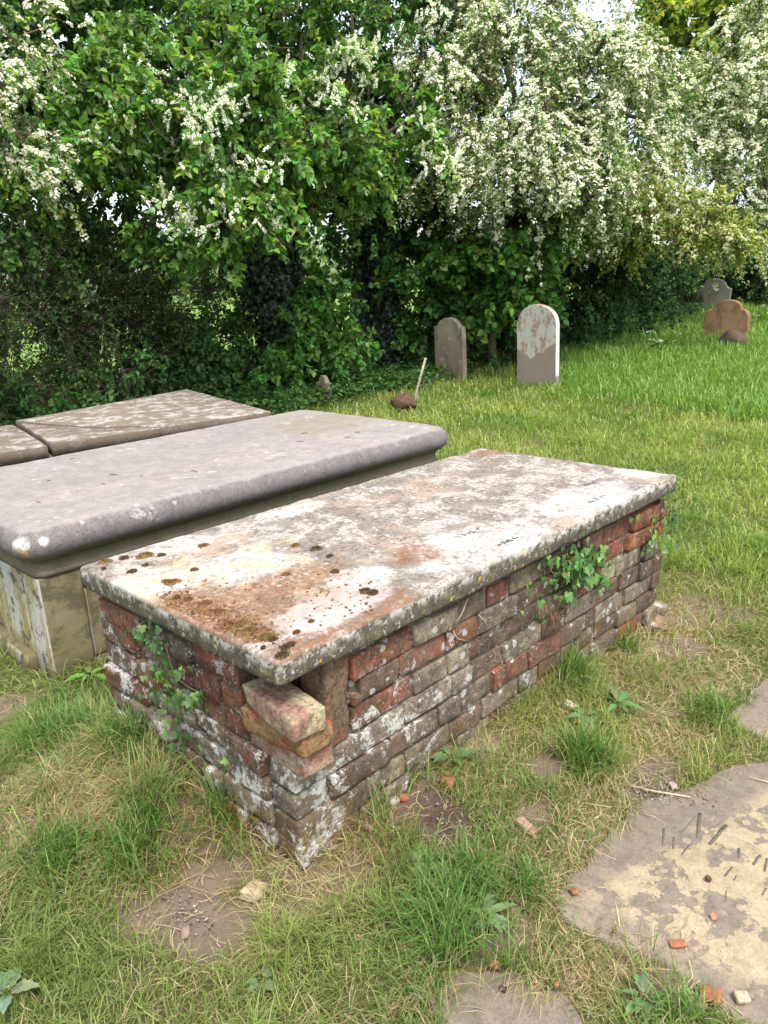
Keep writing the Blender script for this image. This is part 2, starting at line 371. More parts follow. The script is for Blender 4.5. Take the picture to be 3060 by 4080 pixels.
def mat_lime():
    g = NT("yellow_lichened_limestone", 0.92, 0.12); c = g.mix(g.noise(6, 5, .6), (0.105, 0.092, 0.048), (0.225, 0.20, 0.112))
    c = g.mix(g.mul(g.step(g.noise(9, 6, .7, off=(3, 0, 0)), .46, .6), .75), c, (0.07, 0.062, 0.04))
    nx = g.sep(g.N)[0]; endf = g.step(nx, -.5, -.8)  # end faces paler, their brighter light put into the lichened stone's colour
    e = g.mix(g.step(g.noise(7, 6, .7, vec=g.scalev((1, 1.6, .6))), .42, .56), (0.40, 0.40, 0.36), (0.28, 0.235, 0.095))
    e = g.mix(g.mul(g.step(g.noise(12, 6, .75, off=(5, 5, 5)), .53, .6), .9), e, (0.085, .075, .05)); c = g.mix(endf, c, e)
    c = g.mix(g.mul(g.step(g.noise(24, 6, .75, off=(1, 4, 8)), .60, .66), .6), c, (0.055, 0.05, 0.035))
    low = g.step(g.add(g.Z, g.mul(g.noise(8, 4), .1)), .19, .05); c = g.mix(g.mul(low, .65), c, (0.055, 0.043, 0.02))
    g.bump(g.noise(40, 7, .75), .005, .8); return g.out(c)
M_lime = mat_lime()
def mat_farslab():
    g = NT("brown_broken_ledger", 0.92, 0.12); c = g.mix(g.noise(9, 6, .7), (0.10, 0.078, 0.056), (0.205, 0.168, 0.13))
    c = g.mix(g.mul(g.step(g.noise(9, 8, .72, .4, off=(4, 4, 0), vec=g.scalev((1, 1, 1))), .495, .57), g.step(g.noise(60, 7, .85), .36, .52), .8), c, (0.36, 0.345, 0.32))
    c = g.mix(g.mul(g.step(g.noise(40, 5, .75), .58, .66), .7), c, (0.07, .055, .04))
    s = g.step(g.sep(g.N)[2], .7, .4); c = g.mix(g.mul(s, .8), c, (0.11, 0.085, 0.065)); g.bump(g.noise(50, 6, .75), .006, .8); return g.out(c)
M_farslab = mat_farslab()
def mat_flag():
    g = NT("purplish_flat_ledger", 0.85, 0.2); c = g.mix(g.noise(6, 7, .7), (0.185, 0.145, 0.112), (0.305, 0.25, 0.20))
    c = g.mix(g.mul(g.step(g.noise(3, 3), .45, .6), .5), c, (0.225, 0.182, 0.15)); c = g.mix(g.mul(g.step(g.noise(90, 4, .8), .58, .66), .5), c, (0.10, 0.085, 0.075))
    x, y, z = g.sep(g.P)
    area = g.mul(g.step(x, .42, .52), g.step(g.add(y, g.mul(x, .3)), -.36, -.44))
    f = g.noise(8.5, 8, .66, .15, off=(1.3, 2.2, 0)); pat = g.step(f, .47, .492)
    d = g.voro(26, 1, off=(.3, 0, 0)); spots = g.mul(g.step(d, .34, .29), g.step(g.noise(6, 2, off=(3, 1, 0)), .44, .5))
    ly = g.mul(g.mx(pat, spots), area)
    inner = g.mix(g.noise(70, 5, .75), (0.33, 0.26, 0.16), (0.50, 0.415, 0.285))
    c = g.mix(g.mul(ly, .93), c, inner); gr = g.noise(110, 8, .85); c = g.mix(1.0, c, g.mix(g.step(g.noise(22, 9, .85), .3, .7), (.72, .72, .72), (1.3, 1.28, 1.25)), 'MULTIPLY'); c = g.mix(g.mul(g.step(gr, .55, .62), .6), c, (.06, .05, .042)); c = g.mix(g.mul(g.step(gr, .43, .38), .45), c, (.34, .30, .26)); g.bump(g.add(gr, g.mul(ly, .3)), .004, .9); return g.out(c)
M_flag = mat_flag()
def mat_head(name, a, b, lich, amt, extra=None):
    g = NT(name, .9, .15); c = g.mix(g.noise(6, 6, .7), a, b)
    c = g.mix(g.mul(g.step(g.noise(5, 6, .7, off=(2, 1, 1), vec=g.scalev((1, 1, .5))), .46, .62), .6), c, tuple(k * .5 for k in a))
    if extra: c = extra(g, c)
    c = g.mix(g.mul(g.step(g.noise(11, 7, .75, off=(7, 1, 3)), .60 - amt, .66 - amt), .8), c, lich)
    g.bump(g.noise(30, 6, .75), .006, .8); return g.out(c)

# ground: vertex colour broken up with noise
def mat_ground():
    g = NT("turf_and_soil", 1.0, 0.05); c = g.attr()
    c = g.mix(1.0, c, g.mix(g.noise(45, 8, .8), (.45, .45, .45), (1.5, 1.5, 1.5)), 'MULTIPLY'); c = g.mix(g.mul(g.step(g.noise(160, 4, .8), .6, .66), .5), c, (.33, .28, .22))
    g.bump(g.noise(60, 8, .8), .012, 1); return g.out(c)
M_ground = mat_ground()

# ------------------------------------------------------------------ ground
def gh(x, y):
    x = np.asarray(x, float); y = np.asarray(y, float)
    z = np.interp(x, [6.5, 8, 9.5, 12, 17.5, 22, 40], [0, .015, .09, .28, .5, .60, .75])
    z = z + .12 * np.exp(-((x + .05) ** 2 / .12 + (y - .75) ** 2 / .10))
    z = z + .05 * np.exp(-((x - .9) ** 2 / .4 + (y - .1) ** 2 / .05))
    z = z - .05 * np.exp(-((x - 2.3) ** 2 / .2 + (y - .1) ** 2 / .3))
    far = sm(np.hypot(x, y), 2.5, 6)
    return z + (.018 + .05 * far) * (n2(x, y, 1.1, 3) - .5) + (.012) * (n2(x, y, 6, 5) - .5)
BARE = [(-.226, .147, .17, .15, 1.), (-.10, .22, .09, .12, .7), (.16, -.06, .08, .05, .7), (.75, .0, .12, .05, .7), (-.42, .75, .12, .12, .6), (.439, -.10, .10, .10, 1.), (.849, -.205, .07, .06, .9), (.645, -.288, .10, .07, .9), (1.95, -.12, .22, .09, .8), (2.39, -.05, .2, .2, .6),
        (1.02, -.46, .15, .07, .9), (.24, -.47, .08, .06, .8), (-.18, 1.55, .2, .12, .8), (.52, .0, .1, .05, .8), (.40, -.86, .10, .08, .9), (.0, .0, .1, .08, .5), (1.5, -.35, .2, .08, .5), (-.05, .33, .08, .16, .5), (5.3, 2.6, .35, .2, .4), (4.2, 1.2, .3, .25, .4)]
def bare(x, y):
    b = np.zeros_like(np.asarray(x, float)); wob = (n2(x, y, 9, 11, 3) - .5) * 1.3
    for cx, cy, rx, ry, a in BARE:
        b = np.maximum(b, a * sm(-(np.hypot((x - cx) / rx, (y - cy) / ry) + wob), -1.35, -.7))
    return b
_A, _B = G(2215, 1600), G(3060, 1690); _H = np.array([8.35, 4.45])
def lush(x, y):
    n_ = np.array([-( _B - _A)[1], (_B - _A)[0]]); n_ = n_ / np.linalg.norm(n_)
    s1 = (x - _A[0]) * n_[0] + (y - _A[1]) * n_[1]
    if np.dot(np.array([12, 3.]) - _A[:2], n_) < 0: s1 = -s1
    v = np.array([.84, .545]); s2 = (x - _H[0]) * v[1] - (y - _H[1]) * v[0]
    wob = (n2(x, y, 1.6, 21) - .5)
    return sm(s1 + wob * .8, -.15, .35) * sm(s2 + wob * .6, -.5, .4)
def dryf(x, y):
    d = np.hypot(x - CAM[0], y - CAM[1])
    k = .17 + .85 * (n2(x, y, 2.3, 31, 3) - .45)
    k = k + .45 * np.exp(-((y - .0) / .2) ** 2) * ((x > .0) & (x < 2.3)) + .45 * np.exp(-((x + .05) / .25) ** 2) * ((y > -.1) & (y < 1.3))
    k = k + .5 * np.exp(-((x + .25) ** 2 + (y - .75) ** 2) / .12) + .4 * np.exp(-((x - 2.35) ** 2 + (y + .0) ** 2) / .12) + .35 * np.exp(-((x - .75) ** 2 / .25 + (y + .45) ** 2 / .012)) + .45 * np.exp(-((x - .28) ** 2 / .05 + (y + .70) ** 2 / .02)) + .4 * np.exp(-((x - 1.5) ** 2 / .2 + (y + .35) ** 2 / .02))
    k = np.where(d > 4, .10 + .5 * (n2(x, y, 1.2, 33, 3) - .42), k)
    return np.clip(k * (1 - lush(x, y)), 0, .9)
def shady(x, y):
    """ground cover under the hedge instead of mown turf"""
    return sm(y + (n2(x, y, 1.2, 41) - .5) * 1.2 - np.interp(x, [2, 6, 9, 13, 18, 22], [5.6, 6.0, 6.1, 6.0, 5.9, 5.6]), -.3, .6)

def axis(fine0, fine1, st, far):
    a = np.arange(fine0, fine1 + 1e-6, st); o = []; s, p = st, fine1
    while p < far: s = min(s * 1.22, 12); p += s; o.append(p)
    l = []; s, p = st, fine0
    while p > -far: s = min(s * 1.22, 12); p -= s; l.append(p)
    return np.concatenate([l[::-1], a, o])
ax, ay = axis(-1.2, 3.4, .035, 160), axis(-1.6, 2.4, .035, 160)
X, Y = np.meshgrid(ax, ay, indexing='ij'); Zg = gh(X, Y)
bm_, dm_, lm_, sm_ = bare(X, Y), dryf(X, Y), lush(X, Y), shady(X, Y)
gc = np.array([.075, .10, .03]) * (1 - dm_[..., None]) + np.array([.25, .185, .095]) * dm_[..., None]
gc = gc * (1 - bm_[..., None]) + (np.array([.21, .155, .12]) * (.75 + .5 * n2(X, Y, 5, 51)[..., None])) * bm_[..., None]
dk = np.exp(-((X - .44) ** 2 / .012 + (Y + .1) ** 2 / .012))[..., None]; gc = gc * (1 - dk) + np.array([.085, .05, .045]) * dk
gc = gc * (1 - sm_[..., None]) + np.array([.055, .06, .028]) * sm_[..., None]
fld = sm(Y, 10.5, 13)[..., None]; gc = gc * (1 - fld) + np.array([.16, .24, .06]) * fld
g_ = MB(); nx_, ny_ = len(ax), len(ay)
i, j = np.meshgrid(np.arange(nx_ - 1), np.arange(ny_ - 1), indexing='ij'); k = (i * ny_ + j).ravel()
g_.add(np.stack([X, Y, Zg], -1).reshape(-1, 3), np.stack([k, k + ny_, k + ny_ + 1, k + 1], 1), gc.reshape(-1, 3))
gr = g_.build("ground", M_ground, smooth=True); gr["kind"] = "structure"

# ------------------------------------------------------------------ NEAR TOMB: brick chest tomb with a lichened slab
SLW, SLL, ST, SB = 1.03, 2.137, 0.66, 0.588
tombA = thing("brick_chest_tomb", "crumbling brick chest tomb under a thin flat slab blotched with white lichen and moss", "tomb", (1.05, .5, 0))
mb = MB(); v, F = rbox((0, 0, SB), (SLL, SLW, ST), (150, 74, 6), .007, .0025, 16, 3, .010)
tilt = (vnoise(v, 1.3, 8) - .5) * .006; v[:, 2] += tilt
notch = np.exp(-((v[:, 0] - 1.98) ** 2 / .003 + (v[:, 1] - 1.03) ** 2 / .0006)); v[:, 1] -= .018 * notch
mb.add(v, F); slab = mb.build("ledger_slab", M_slab, tombA, smooth=True)
# worn lettering: shallow strokes, most of it lost
def strokes(mb, cx, cy, z, n, gap, h, ang, seed, depth=.0012):
    r = np.random.default_rng(seed)
    for q in range(n):
        x0 = cx + gap * q * math.cos(ang); y0 = cy + gap * q * math.sin(ang)
        for s_ in range(r.integers(1, 3)):
            a = ang + math.pi / 2 + r.normal(0, .35) + (0 if s_ == 0 else 1.2); l = h * r.uniform(.35, .9); wd = .0035
            d = np.array([math.cos(a), math.sin(a)]) * l / 2; e = np.array([-math.sin(a), math.cos(a)]) * wd / 2; c = np.array([x0, y0]) + r.normal(0, .004, 2)
            p = [c - d - e, c + d - e * .6, c + d + e * .6, c - d + e]; extrude(mb, p, z - .004, z + depth, (.10, .085, .07))
for (px, py, n) in ((1830, 2140, 5), (1990, 2170, 4), (2330, 1935, 6), (2350, 2000, 5)):
    q = G(px, py, .66); mb = MB(); strokes(mb, q[0], q[1], .6605, n, .026, .035, -.9 + math.pi * .5 - .67, px); mb.build("lettering", M_bit, tombA)
# moss cushions and crumbs
mb = MB()
def Z4(x, y): return (300 + x / 1.3825, 1750 + y / 1.3825)
MC = [((.12, .075, .03), (.21, .13, .055)), ((.06, .042, .024), (.13, .085, .045)), ((.13, .062, .03), (.25, .125, .06))]
def moss(mb, c, r, pal, seed, n=260):
    rr = np.random.default_rng(seed)
    P, Fq = boxgrid(6, 6, 6); d = nrm(P - .5); kk = 1 + .5 * (fbm(d + seed, 2, seed) * 2 - 1)
    a, b = np.array(MC[pal][0]), np.array(MC[pal][1]); col = a + (b - a) * rr.random((len(d), 1))
    mb.add(np.array(c) + d * np.array([r, r * .8, r * .28]) * kk[:, None], Fq, col)
    u = rr.normal(0, .45, (n, 2)); x = c[0] + u[:, 0] * r; y = c[1] + u[:, 1] * r * .8; z = c[2] + r * .25 * np.exp(-(u ** 2).sum(1)); s = rr.uniform(.0015, .0045, n)
    for q in range(n):
        t = rr.uniform(0, 6.3); e = np.array([math.cos(t), math.sin(t), 0]) * s[q] * .6; p = np.array([x[q], y[q], z[q]])
        mb.add([p - e, p + e, p + np.array([rr.normal(0, .002), rr.normal(0, .002), s[q] * 2])], np.array([0, 1, 2]), a + (b - a) * rr.random())
for q, (zx, zy, zr, pal) in enumerate(((165, 680, 34, 0), (270, 660, 26, 1), (385, 648, 48, 0), (475, 645, 20, 1), (390, 700, 18, 1), (160, 720, 11, 1), (315, 735, 26, 1), (705, 592, 30, 0), (655, 726, 24, 0), (540, 795, 46, 2), (500, 790, 24, 2), (1210, 592, 26, 0), (1330, 608, 38, 1), (1400, 650, 18, 1), (1430, 735, 26, 1), (1600, 840, 36, 1), (1640, 850, 30, 1),
        (1060, 1098, 48, 0), (1085, 1110, 26, 1), (1160, 1150, 28, 1), (1140, 1195, 40, 1), (1190, 1135, 22, 1), (1036, 1155, 11, 1), (900, 1040, 55, 0), (840, 1030, 40, 2), (960, 1060, 40, 0), (780, 960, 36, 2), (720, 910, 36, 2), (620, 890, 26, 2), (560, 880, 22, 2), (1220, 1070, 18, 2), (1300, 1010, 14, 0), (1160, 750, 24, 2))):
    c = G(*Z4(zx, zy), .66); moss(mb, (c[0], c[1], .6605), zr / 1.3825 / 3058 * np.linalg.norm(c - CAM) * 1.0, pal, q + 1)
rr = np.random.default_rng(5)
for q in range(1500):
    t = rr.random(); zx = 520 + t * 520 + rr.normal(0, 60); zy = 880 + t * 200 + rr.normal(0, 32)
    if rr.random() < .10: zx, zy = rr.uniform(700, 1640), 1010 - (rr.uniform(0, 1)) * 260 + rr.normal(0, 30)
    c = G(*Z4(zx, zy), .66); 
    if not (0.012 < c[0] < 2.1 and 0.012 < c[1] < 1.0): continue
    s = rr.uniform(.0012, .0038); P, Fq = boxgrid(1, 1, 1); a, b = np.array(MC[rr.choice([2, 2, 0, 1])]); 
    mb.add(np.array([c[0], c[1], .661]) + (P - .5) * s * 2 * rr.uniform(.5, 1.2, (8, 3)), Fq, a + (b - a) * rr.random())
mb.build("moss", M_moss, tombA)

RED, ORG, BRN, GRY, OLV, PAL = (.20, .078, .05), (.26, .11, .055), (.145, .094, .068), (.205, .172, .132), (.225, .195, .138), (.30, .25, .17)
CO = [.482, .404, .326, .248, .17, .092, .014, -.064]
def brick(mb, lo, hi, col, seed, jit=.003, rot=.02, n=(10, 5, 5)):
    r = np.random.default_rng(seed); c = (np.array(lo) + np.array(hi)) / 2
    v, F = rbox(lo, hi, n, .0035, .0035, 22, seed, .006); v = rotm(v, r.normal(0, rot, 3), c) + r.normal(0, jit, 3)
    mb.add(v, F, np.array(col) * r.uniform(.8, 1.2))
def pick(r, wts): return [RED, ORG, BRN, GRY, OLV][r.choice(5, p=wts)]
r = np.random.default_rng(11)
# long wall, towards the camera's right (y = .04 face)
mb = MB(); sd_ = 100
for kq, z0 in enumerate(CO):
    x = .268 if kq < 3 else .05 + (.0 if kq % 2 == 1 else .0)
    first = True
    while x < 2.03:
        l = r.choice([.215, .105, .215, .16]) * r.uniform(.92, 1.05)
        if first and kq in (3, 5): l = .25
        if first and kq in (4,): l = .11
        if first and kq in (0, 2): l = .235
        if first and kq == 1: l = .15; x += .03
        xe = float(np.interp(kq, [0, 2, 4, 7], [2.125, 2.12, 2.10, 2.05])); x1 = min(x + l, xe)
        if xe - x1 < .06: x1 = xe
        near = x < .7
        col = pick(r, [.26, .08, .3, .22, .14]) if kq < 2 else pick(r, [.04, .0, .40, .31, .25])
        if first and kq in (0, 2): col = RED
        if first and kq == 1: col = BRN
        if x > 1.8 and kq < 2: col = (.30, .12, .06)
        if kq >= 3 and first: col = (GRY, OLV, BRN, BRN, BRN)[kq - 3] if kq - 3 < 5 else BRN
        yb = .04 + r.normal(0, .005) + .006 * math.exp(-((x - 1.1) / .4) ** 2) - .02 * sm(x, 1.6, 2.0)
        sd_ += 1; brick(mb, (x, yb, z0 + r.normal(0, .002)), (x1, yb + .1, z0 + .0685 + r.normal(0, .002)), col, sd_, .002, .014)
        x = x1 + r.uniform(.005, .012); first = False
mb.build("side_wall", M_brick, tombA)
# end wall, towards the camera's left (x = .04 face), bulging at its far corner
mb = MB()
for kq, z0 in enumerate(CO):
    y = .243 if kq < 3 else .155; first = True
    if kq in (3, 5): y = .155
    while y < .95:
        l = r.choice([.215, .105, .215]) * r.uniform(.95, 1.1)
        if first and kq == 1: l = .09
        y1 = min(y + l, .99)
        if .99 - y1 < .06: y1 = .99
        col = pick(r, [.50, .08, .2, .14, .08]) if kq < 3 else pick(r, [.20, .0, .38, .22, .20])
        if first and kq == 1: col = ORG
        if kq == 0 and not first and y1 < .9: col = GRY
        if y1 > .9 and kq == 0: col = ORG
        if y1 > .9 and kq == 1: col = RED
        xb = .04 + r.normal(0, .009) - (.02 if (y1 > .8 and kq > 2) else 0)
        sd_ += 1; brick(mb, (xb, y, z0 + r.normal(0, .003)), (xb + .1, y1, z0 + .070), col, sd_, .004, .03, (5, 10, 5))
        y = y1 + r.uniform(.004, .014); first = False
mb.build("end_wall", M_brick, tombA)
mb = MB()
for kq, z0 in enumerate(CO):
    for q in range(9):
        sd_ += 1; brick(mb, (.06 + q * .226, .905, z0), (.06 + q * .226 + .215, .985, z0 + .066), pick(r, [.2, .1, .35, .2, .15]), sd_, .003, .015, (4, 2, 2))
mb.build("rear_wall", M_brick, tombA, smooth=True)
mb = MB()
for kq, z0 in enumerate(CO):
    for q in range(3):
        sd_ += 1; brick(mb, (2.0, .16 + q * .25, z0), (2.10, .16 + q * .25 + .235, z0 + .066), pick(r, [.2, .1, .35, .2, .15]), sd_, .003, .015, (2, 4, 2))
mb.build("far_end_wall", M_brick, tombA, smooth=True)
mb = MB()
for lo, hi in (((.27, .0565, -.1), (2.07, .97, .582)), ((.058, .25, -.1), (.2695, .968, .581)), ((.062, .056, -.1), (.2695, .2495, .31))):
    v, F = rbox(lo, hi, (90, 34, 26), .012, .010, 13, 4); mb.add(v, F, (.15, .125, .095))
mb.build("mortar_core", M_brick, tombA, smooth=True)

# displaced bricks at the near corner: each lies loose on the one below
def loose(name, label, lo, hi, col, seed, eul, cat="brick"):
    mb = MB(); c = (np.array(lo) + np.array(hi)) / 2
    v, F = rbox(lo, hi, (14, 8, 6) if hi[0] - lo[0] > hi[1] - lo[1] else (8, 14, 6), .005, .007, 22, seed, .020); v = rotm(v, eul, c)
    cc = np.array(col if not isinstance(col, list) else col[0]) * np.ones((len(v), 3))
    if isinstance(col, list): t = sm(fbm(v, 22, seed), .45, .55)[:, None]; cc = np.array(col[0]) * (1 - t) + np.array(col[1]) * t
    mb.add(v, F, cc); return tag(mb.build(name, M_brick if seed not in (901, 902, 903, 904) else M_pbrick), label, cat)
loose("loose_brick", "pale yellow and pink loose brick jutting out under the slab corner, topmost of three", (.022, -.028, .447), (.122, .205, .512), [(.30, .25, .155), (.21, .125, .095)], 901, (.03, .02, -.08))
loose("loose_brick", "red loose brick with a greenish end, middle one of three stacked at the slab corner", (.036, -.014, .381), (.14, .222, .445), [(.23, .07, .04), (.20, .12, .06)], 902, (-.02, .02, .05))
loose("loose_brick", "brown rough-edged loose brick, lowest of three stacked at the slab corner", (.052, -.004, .316), (.152, .23, .379), [(.20, .11, .075), (.27, .20, .15)], 903, (.0, -.03, -.03))
loose("upright_brick", "brown brick standing on end beside the slab corner, propping the slab", (.166, .038, .318), (.252, .14, .582), [(.15, .075, .045), (.12, .085, .055)], 904, (.03, .04, .06))
q = PY(1415, 2785, .05); loose("brick_fragment", "small red brick fragment wedged in the gap behind the upright brick", q - (.018, .012, .014), q + (.022, .03, .016), RED, 905, (.2, .1, .3))
q = G(2655, 2395, .03); loose("fallen_brick", "whitened grey brick tumbled at the far foot of the brick tomb", (2.09, .02, -.04), (2.17, .22, .075), [(.36, .34, .31), (.2, .15, .13)], 906, (.25, .1, .2))
loose("fallen_brick", "broken pinkish brick lying on the soil below the whitened fallen brick", (2.03, -.02, -.06), (2.12, .05, .015), [(.3, .17, .14), (.3, .26, .22)], 907, (.2, -.3, .5))

# ------------------------------------------------------------------ MIDDLE TOMB: limestone chest tomb with a rolled-edge slab
tombB = thing("limestone_chest_tomb", "pale limestone chest tomb with a thick rolled-edge slab, between the other two tombs", "tomb", (1.3, 2.2, 0))
def swept(mb, x0, x1, y0, y1, prof, rc=.03, stepl=.03, amp=.0, seed=0):
    """profile (outset, z) swept round a rectangle with rounded corners"""
    base = []; nor = []
    for cx, cy, a0 in ((x1, y0, -90), (x1, y1, 0), (x0, y1, 90), (x0, y0, 180)):
        for a in np.radians(np.linspace(a0, a0 + 90, 7)):
            nv = np.array([math.cos(a), math.sin(a)]); sx = -1 if cx == x1 else 1; sy = -1 if cy == y1 else 1
            base.append((cx + sx * rc + rc * nv[0], cy + sy * rc + rc * nv[1])); nor.append(nv)
    B, Nn = np.array(base), np.array(nor); P2, N2 = [], []
    for a in range(len(B)):
        b = (a + 1) % len(B); m = max(1, int(np.linalg.norm(B[b] - B[a]) / stepl)); t = np.linspace(0, 1, m, endpoint=False)[:, None]
        P2.append(B[a] + (B[b] - B[a]) * t); N2.append(nrm(Nn[a] + (Nn[b] - Nn[a]) * t))
    P2, N2 = np.concatenate(P2), nrm(np.concatenate(N2)); n = len(P2)
    V = []
    for o, z in prof:
        p = np.concatenate([P2 + N2 * o, np.full((n, 1), z)], 1)
        if amp and z < .6595: d = amp * (fbm(p, 9, seed) * 2 - 1); p[:, :2] += N2 * d[:, None]; p[:, 2] += d * .5
        V.append(p)
    V = np.concatenate(V); k = np.arange(n); k2 = (k + 1) % n
    F = [np.stack([a * n + k, (a + 1) * n + k, (a + 1) * n + k2, a * n + k2], 1) for a in range(len(prof) - 1)]
    F.append(k); F.append(((len(prof) - 1) * n + k)[::-1]); mb.add(V, F)
x0, x1, y0, y1 = .075, 2.475, 1.60, 2.83
pr = [(-.03, .661), (-.005, .660)] + [(.010 + .066 * math.sin(a), .594 + .0655 * math.cos(a)) for a in np.radians((8, 18, 30, 42, 55, 68, 80, 95, 110, 125, 140, 155))] + [(.036, .530)] + [(.036 - .036 * math.sin(a), .492 + .036 * math.cos(a)) for a in np.radians((10, 30, 50, 70, 90))] + [(0, .480), (.012, .472), (.012, .452), (-.02, .450)]
mb = MB(); swept(mb, x0, x1, y0, y1, pr, .045, .018, .0045, 5); mb.build("ledger_slab", M_pale, tombB, smooth=True)
def part(name, lo, hi, n, mat, parent, bev=.008, amp=.003, seed=0):
    mb = MB(); v, F = rbox(lo, hi, n, bev, amp, 12, seed, .006); mb.add(v, F); return mb.build(name, mat, parent, smooth=True)
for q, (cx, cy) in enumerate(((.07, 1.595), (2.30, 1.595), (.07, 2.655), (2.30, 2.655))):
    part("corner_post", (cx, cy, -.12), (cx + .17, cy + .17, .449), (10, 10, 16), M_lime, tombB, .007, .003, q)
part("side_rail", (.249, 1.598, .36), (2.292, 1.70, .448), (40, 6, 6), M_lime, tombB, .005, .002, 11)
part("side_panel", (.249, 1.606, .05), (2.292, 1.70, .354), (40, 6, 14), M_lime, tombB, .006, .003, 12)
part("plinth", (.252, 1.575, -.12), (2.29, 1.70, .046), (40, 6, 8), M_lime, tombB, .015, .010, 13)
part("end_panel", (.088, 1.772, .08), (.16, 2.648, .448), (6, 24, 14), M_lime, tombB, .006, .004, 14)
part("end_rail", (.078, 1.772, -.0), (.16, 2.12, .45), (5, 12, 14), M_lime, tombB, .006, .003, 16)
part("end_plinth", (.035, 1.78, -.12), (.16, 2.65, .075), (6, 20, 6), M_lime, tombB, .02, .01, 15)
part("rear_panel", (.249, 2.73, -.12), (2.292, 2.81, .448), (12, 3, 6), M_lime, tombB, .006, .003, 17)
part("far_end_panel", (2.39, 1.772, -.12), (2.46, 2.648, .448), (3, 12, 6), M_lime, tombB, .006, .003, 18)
mb = MB(); 
rr = np.random.default_rng(3)      # dried twigs, leaf bits lying on the slab
for q in range(26):
    c = G(rr.uniform(150, 1600), rr.uniform(1690, 2010), .662)
    if not (.1 < c[0] < 2.4 and 1.65 < c[1] < 2.8): continue
    a = rr.uniform(0, 6.3); l = rr.uniform(.008, .03); e = np.array([math.cos(a), math.sin(a), 0]) * l
    tube(mb, [c - e, c + e * .2 + np.array([.004, .003, .001]), c + e], [.0015, .002, .001], 4, (.07, .05, .035))
ow = mb.build("leaf_litter", M_bit); ow["kind"] = "stuff"; tag(ow, "dark dry leaf bits scattered on the grey rolled-edge slab", "litter")

# ------------------------------------------------------------------ FAR TOMB: low brown chest tomb, its slab cracked in three
tombC = thing("cracked_chest_tomb", "brown chest tomb beside the hedge with a flat slab cracked into three pieces", "tomb", (1.6, 4.0, 0))
def Q(px, py, z=.64): return G(px, py, z)[:2]
pcs = [([Q(1079, 1639), Q(746, 1550), Q(60, 1676), Q(230, 1690), Q(406, 1701), Q(500, 1695), Q(650, 1699)], .64),
       ([Q(80, 1684), Q(170, 1742), Q(203, 1763), Q(640, 1701), Q(495, 1698), Q(406, 1705), Q(230, 1694)], .636),
       ([Q(55, 1686), Q(-300, 1715), Q(-480, 1862), Q(186, 1767), Q(155, 1746)], .628)]
for q, (pl, z) in enumerate(pcs):
    pl = np.array(pl); A2 = (pl[:, 0] * np.roll(pl[:, 1], -1) - pl[:, 1] * np.roll(pl[:, 0], -1)).sum()
    if A2 < 0: pl = pl[::-1]
    mb = MB(); extrude(mb, roughen(pl, .04, .007, q), z - .085, z, (1, 1, 1), .006); mb.build("slab_piece", M_farslab, tombC)
e1 = Q(1079, 1639); e2 = Q(746, 1550); e3 = Q(-300, 1715); e4 = Q(-480, 1862); cc = (e1 + e2 + e3 + e4) / 4
pl = np.array([e1, e2, e3, e4]); pl = cc + (pl - cc) * .95
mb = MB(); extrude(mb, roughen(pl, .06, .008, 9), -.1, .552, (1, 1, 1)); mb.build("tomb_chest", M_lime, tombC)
# ------------------------------------------------------------------ flat ledgers in the turf
def flag(name, label, poly, z, seed, marks=None):
    poly = np.array(poly)[:, :2]
    A2 = (poly[:, 0] * np.roll(poly[:, 1], -1) - poly[:, 1] * np.roll(poly[:, 0], -1)).sum()
    if A2 < 0: poly = poly[::-1]
    t = thing(name, label, "grave slab", (*poly.mean(0), 0)); mb = MB(); extrude(mb, roughen(poly, .02, .03, seed), -.08, z, (1, 1, 1), .006); mb.build("slab", M_flag, t)
    if marks:
        for (ax_, ay_, bx_, by_, wd) in marks:
            a, b = G(ax_, ay_, z)[:2], G(bx_, by_, z)[:2]; d = nrm(b - a); e = np.array([-d[1], d[0]]) * wd / 2
            m = 7; ts = np.linspace(0, 1, m)[:, None]; jt = rng.normal(0, wd * .10, (m, 1)); p1 = a + (b - a) * ts - e + jt * d[::-1]; p2 = (a + (b - a) * ts + e + jt * d[::-1])[::-1]
            mb = MB(); extrude(mb, np.concatenate([p1, p2]), z - .01, z + .0006, (.11, .09, .07)); mb.build("lettering", M_bit, t)
    return poly
def R8(x, y): return (1530 + x / 1.0843, 2700 + y / 1.0843)
def Z44(x, y): return (1800 + x / 1.3167, 2850 + y / 1.3167)
def mk(x0, y0, x1, y1, w): return (*Z44(x0, y0), *Z44(x1, y1), w)
MARKS = [mk(1301, 512, 1293, 645, .011), mk(1440, 575, 1352, 680, .010), mk(1280, 528, 1205, 618, .0025), mk(1113, 595, 1108, 680, .006), mk(1166, 640, 1162, 700, .006), mk(1243, 685, 1205, 732, .004), mk(1508, 698, 1505, 752, .006), mk(1617, 733, 1580, 786, .007), mk(1472, 795, 1432, 846, .005), mk(1494, 842, 1478, 868, .003), mk(1440, 920, 1436, 980, .003), mk(1655, 750, 1640, 820, .006), mk(1410, 568, 1345, 600, .002), mk(1650, 905, 1630, 945, .004)]
FL1 = flag("ledger_stone", "large purplish flat ledger stone in the grass with cream lichen and worn carved strokes",
     [G(*R8(735, 960)), G(*R8(900, 790)), G(*R8(1060, 570)), G(*R8(1250, 500)), G(*R8(1500, 385)), G(3150, 3020), (1.33, -1.25, 0), (.95, -1.7, 0), (.30, -1.6, 0), G(*R8(1480, 1430)), G(*R8(1330, 1330)), G(*R8(1190, 1250)), G(*R8(1010, 1170)), G(*R8(800, 1070))], .010, 2, MARKS)
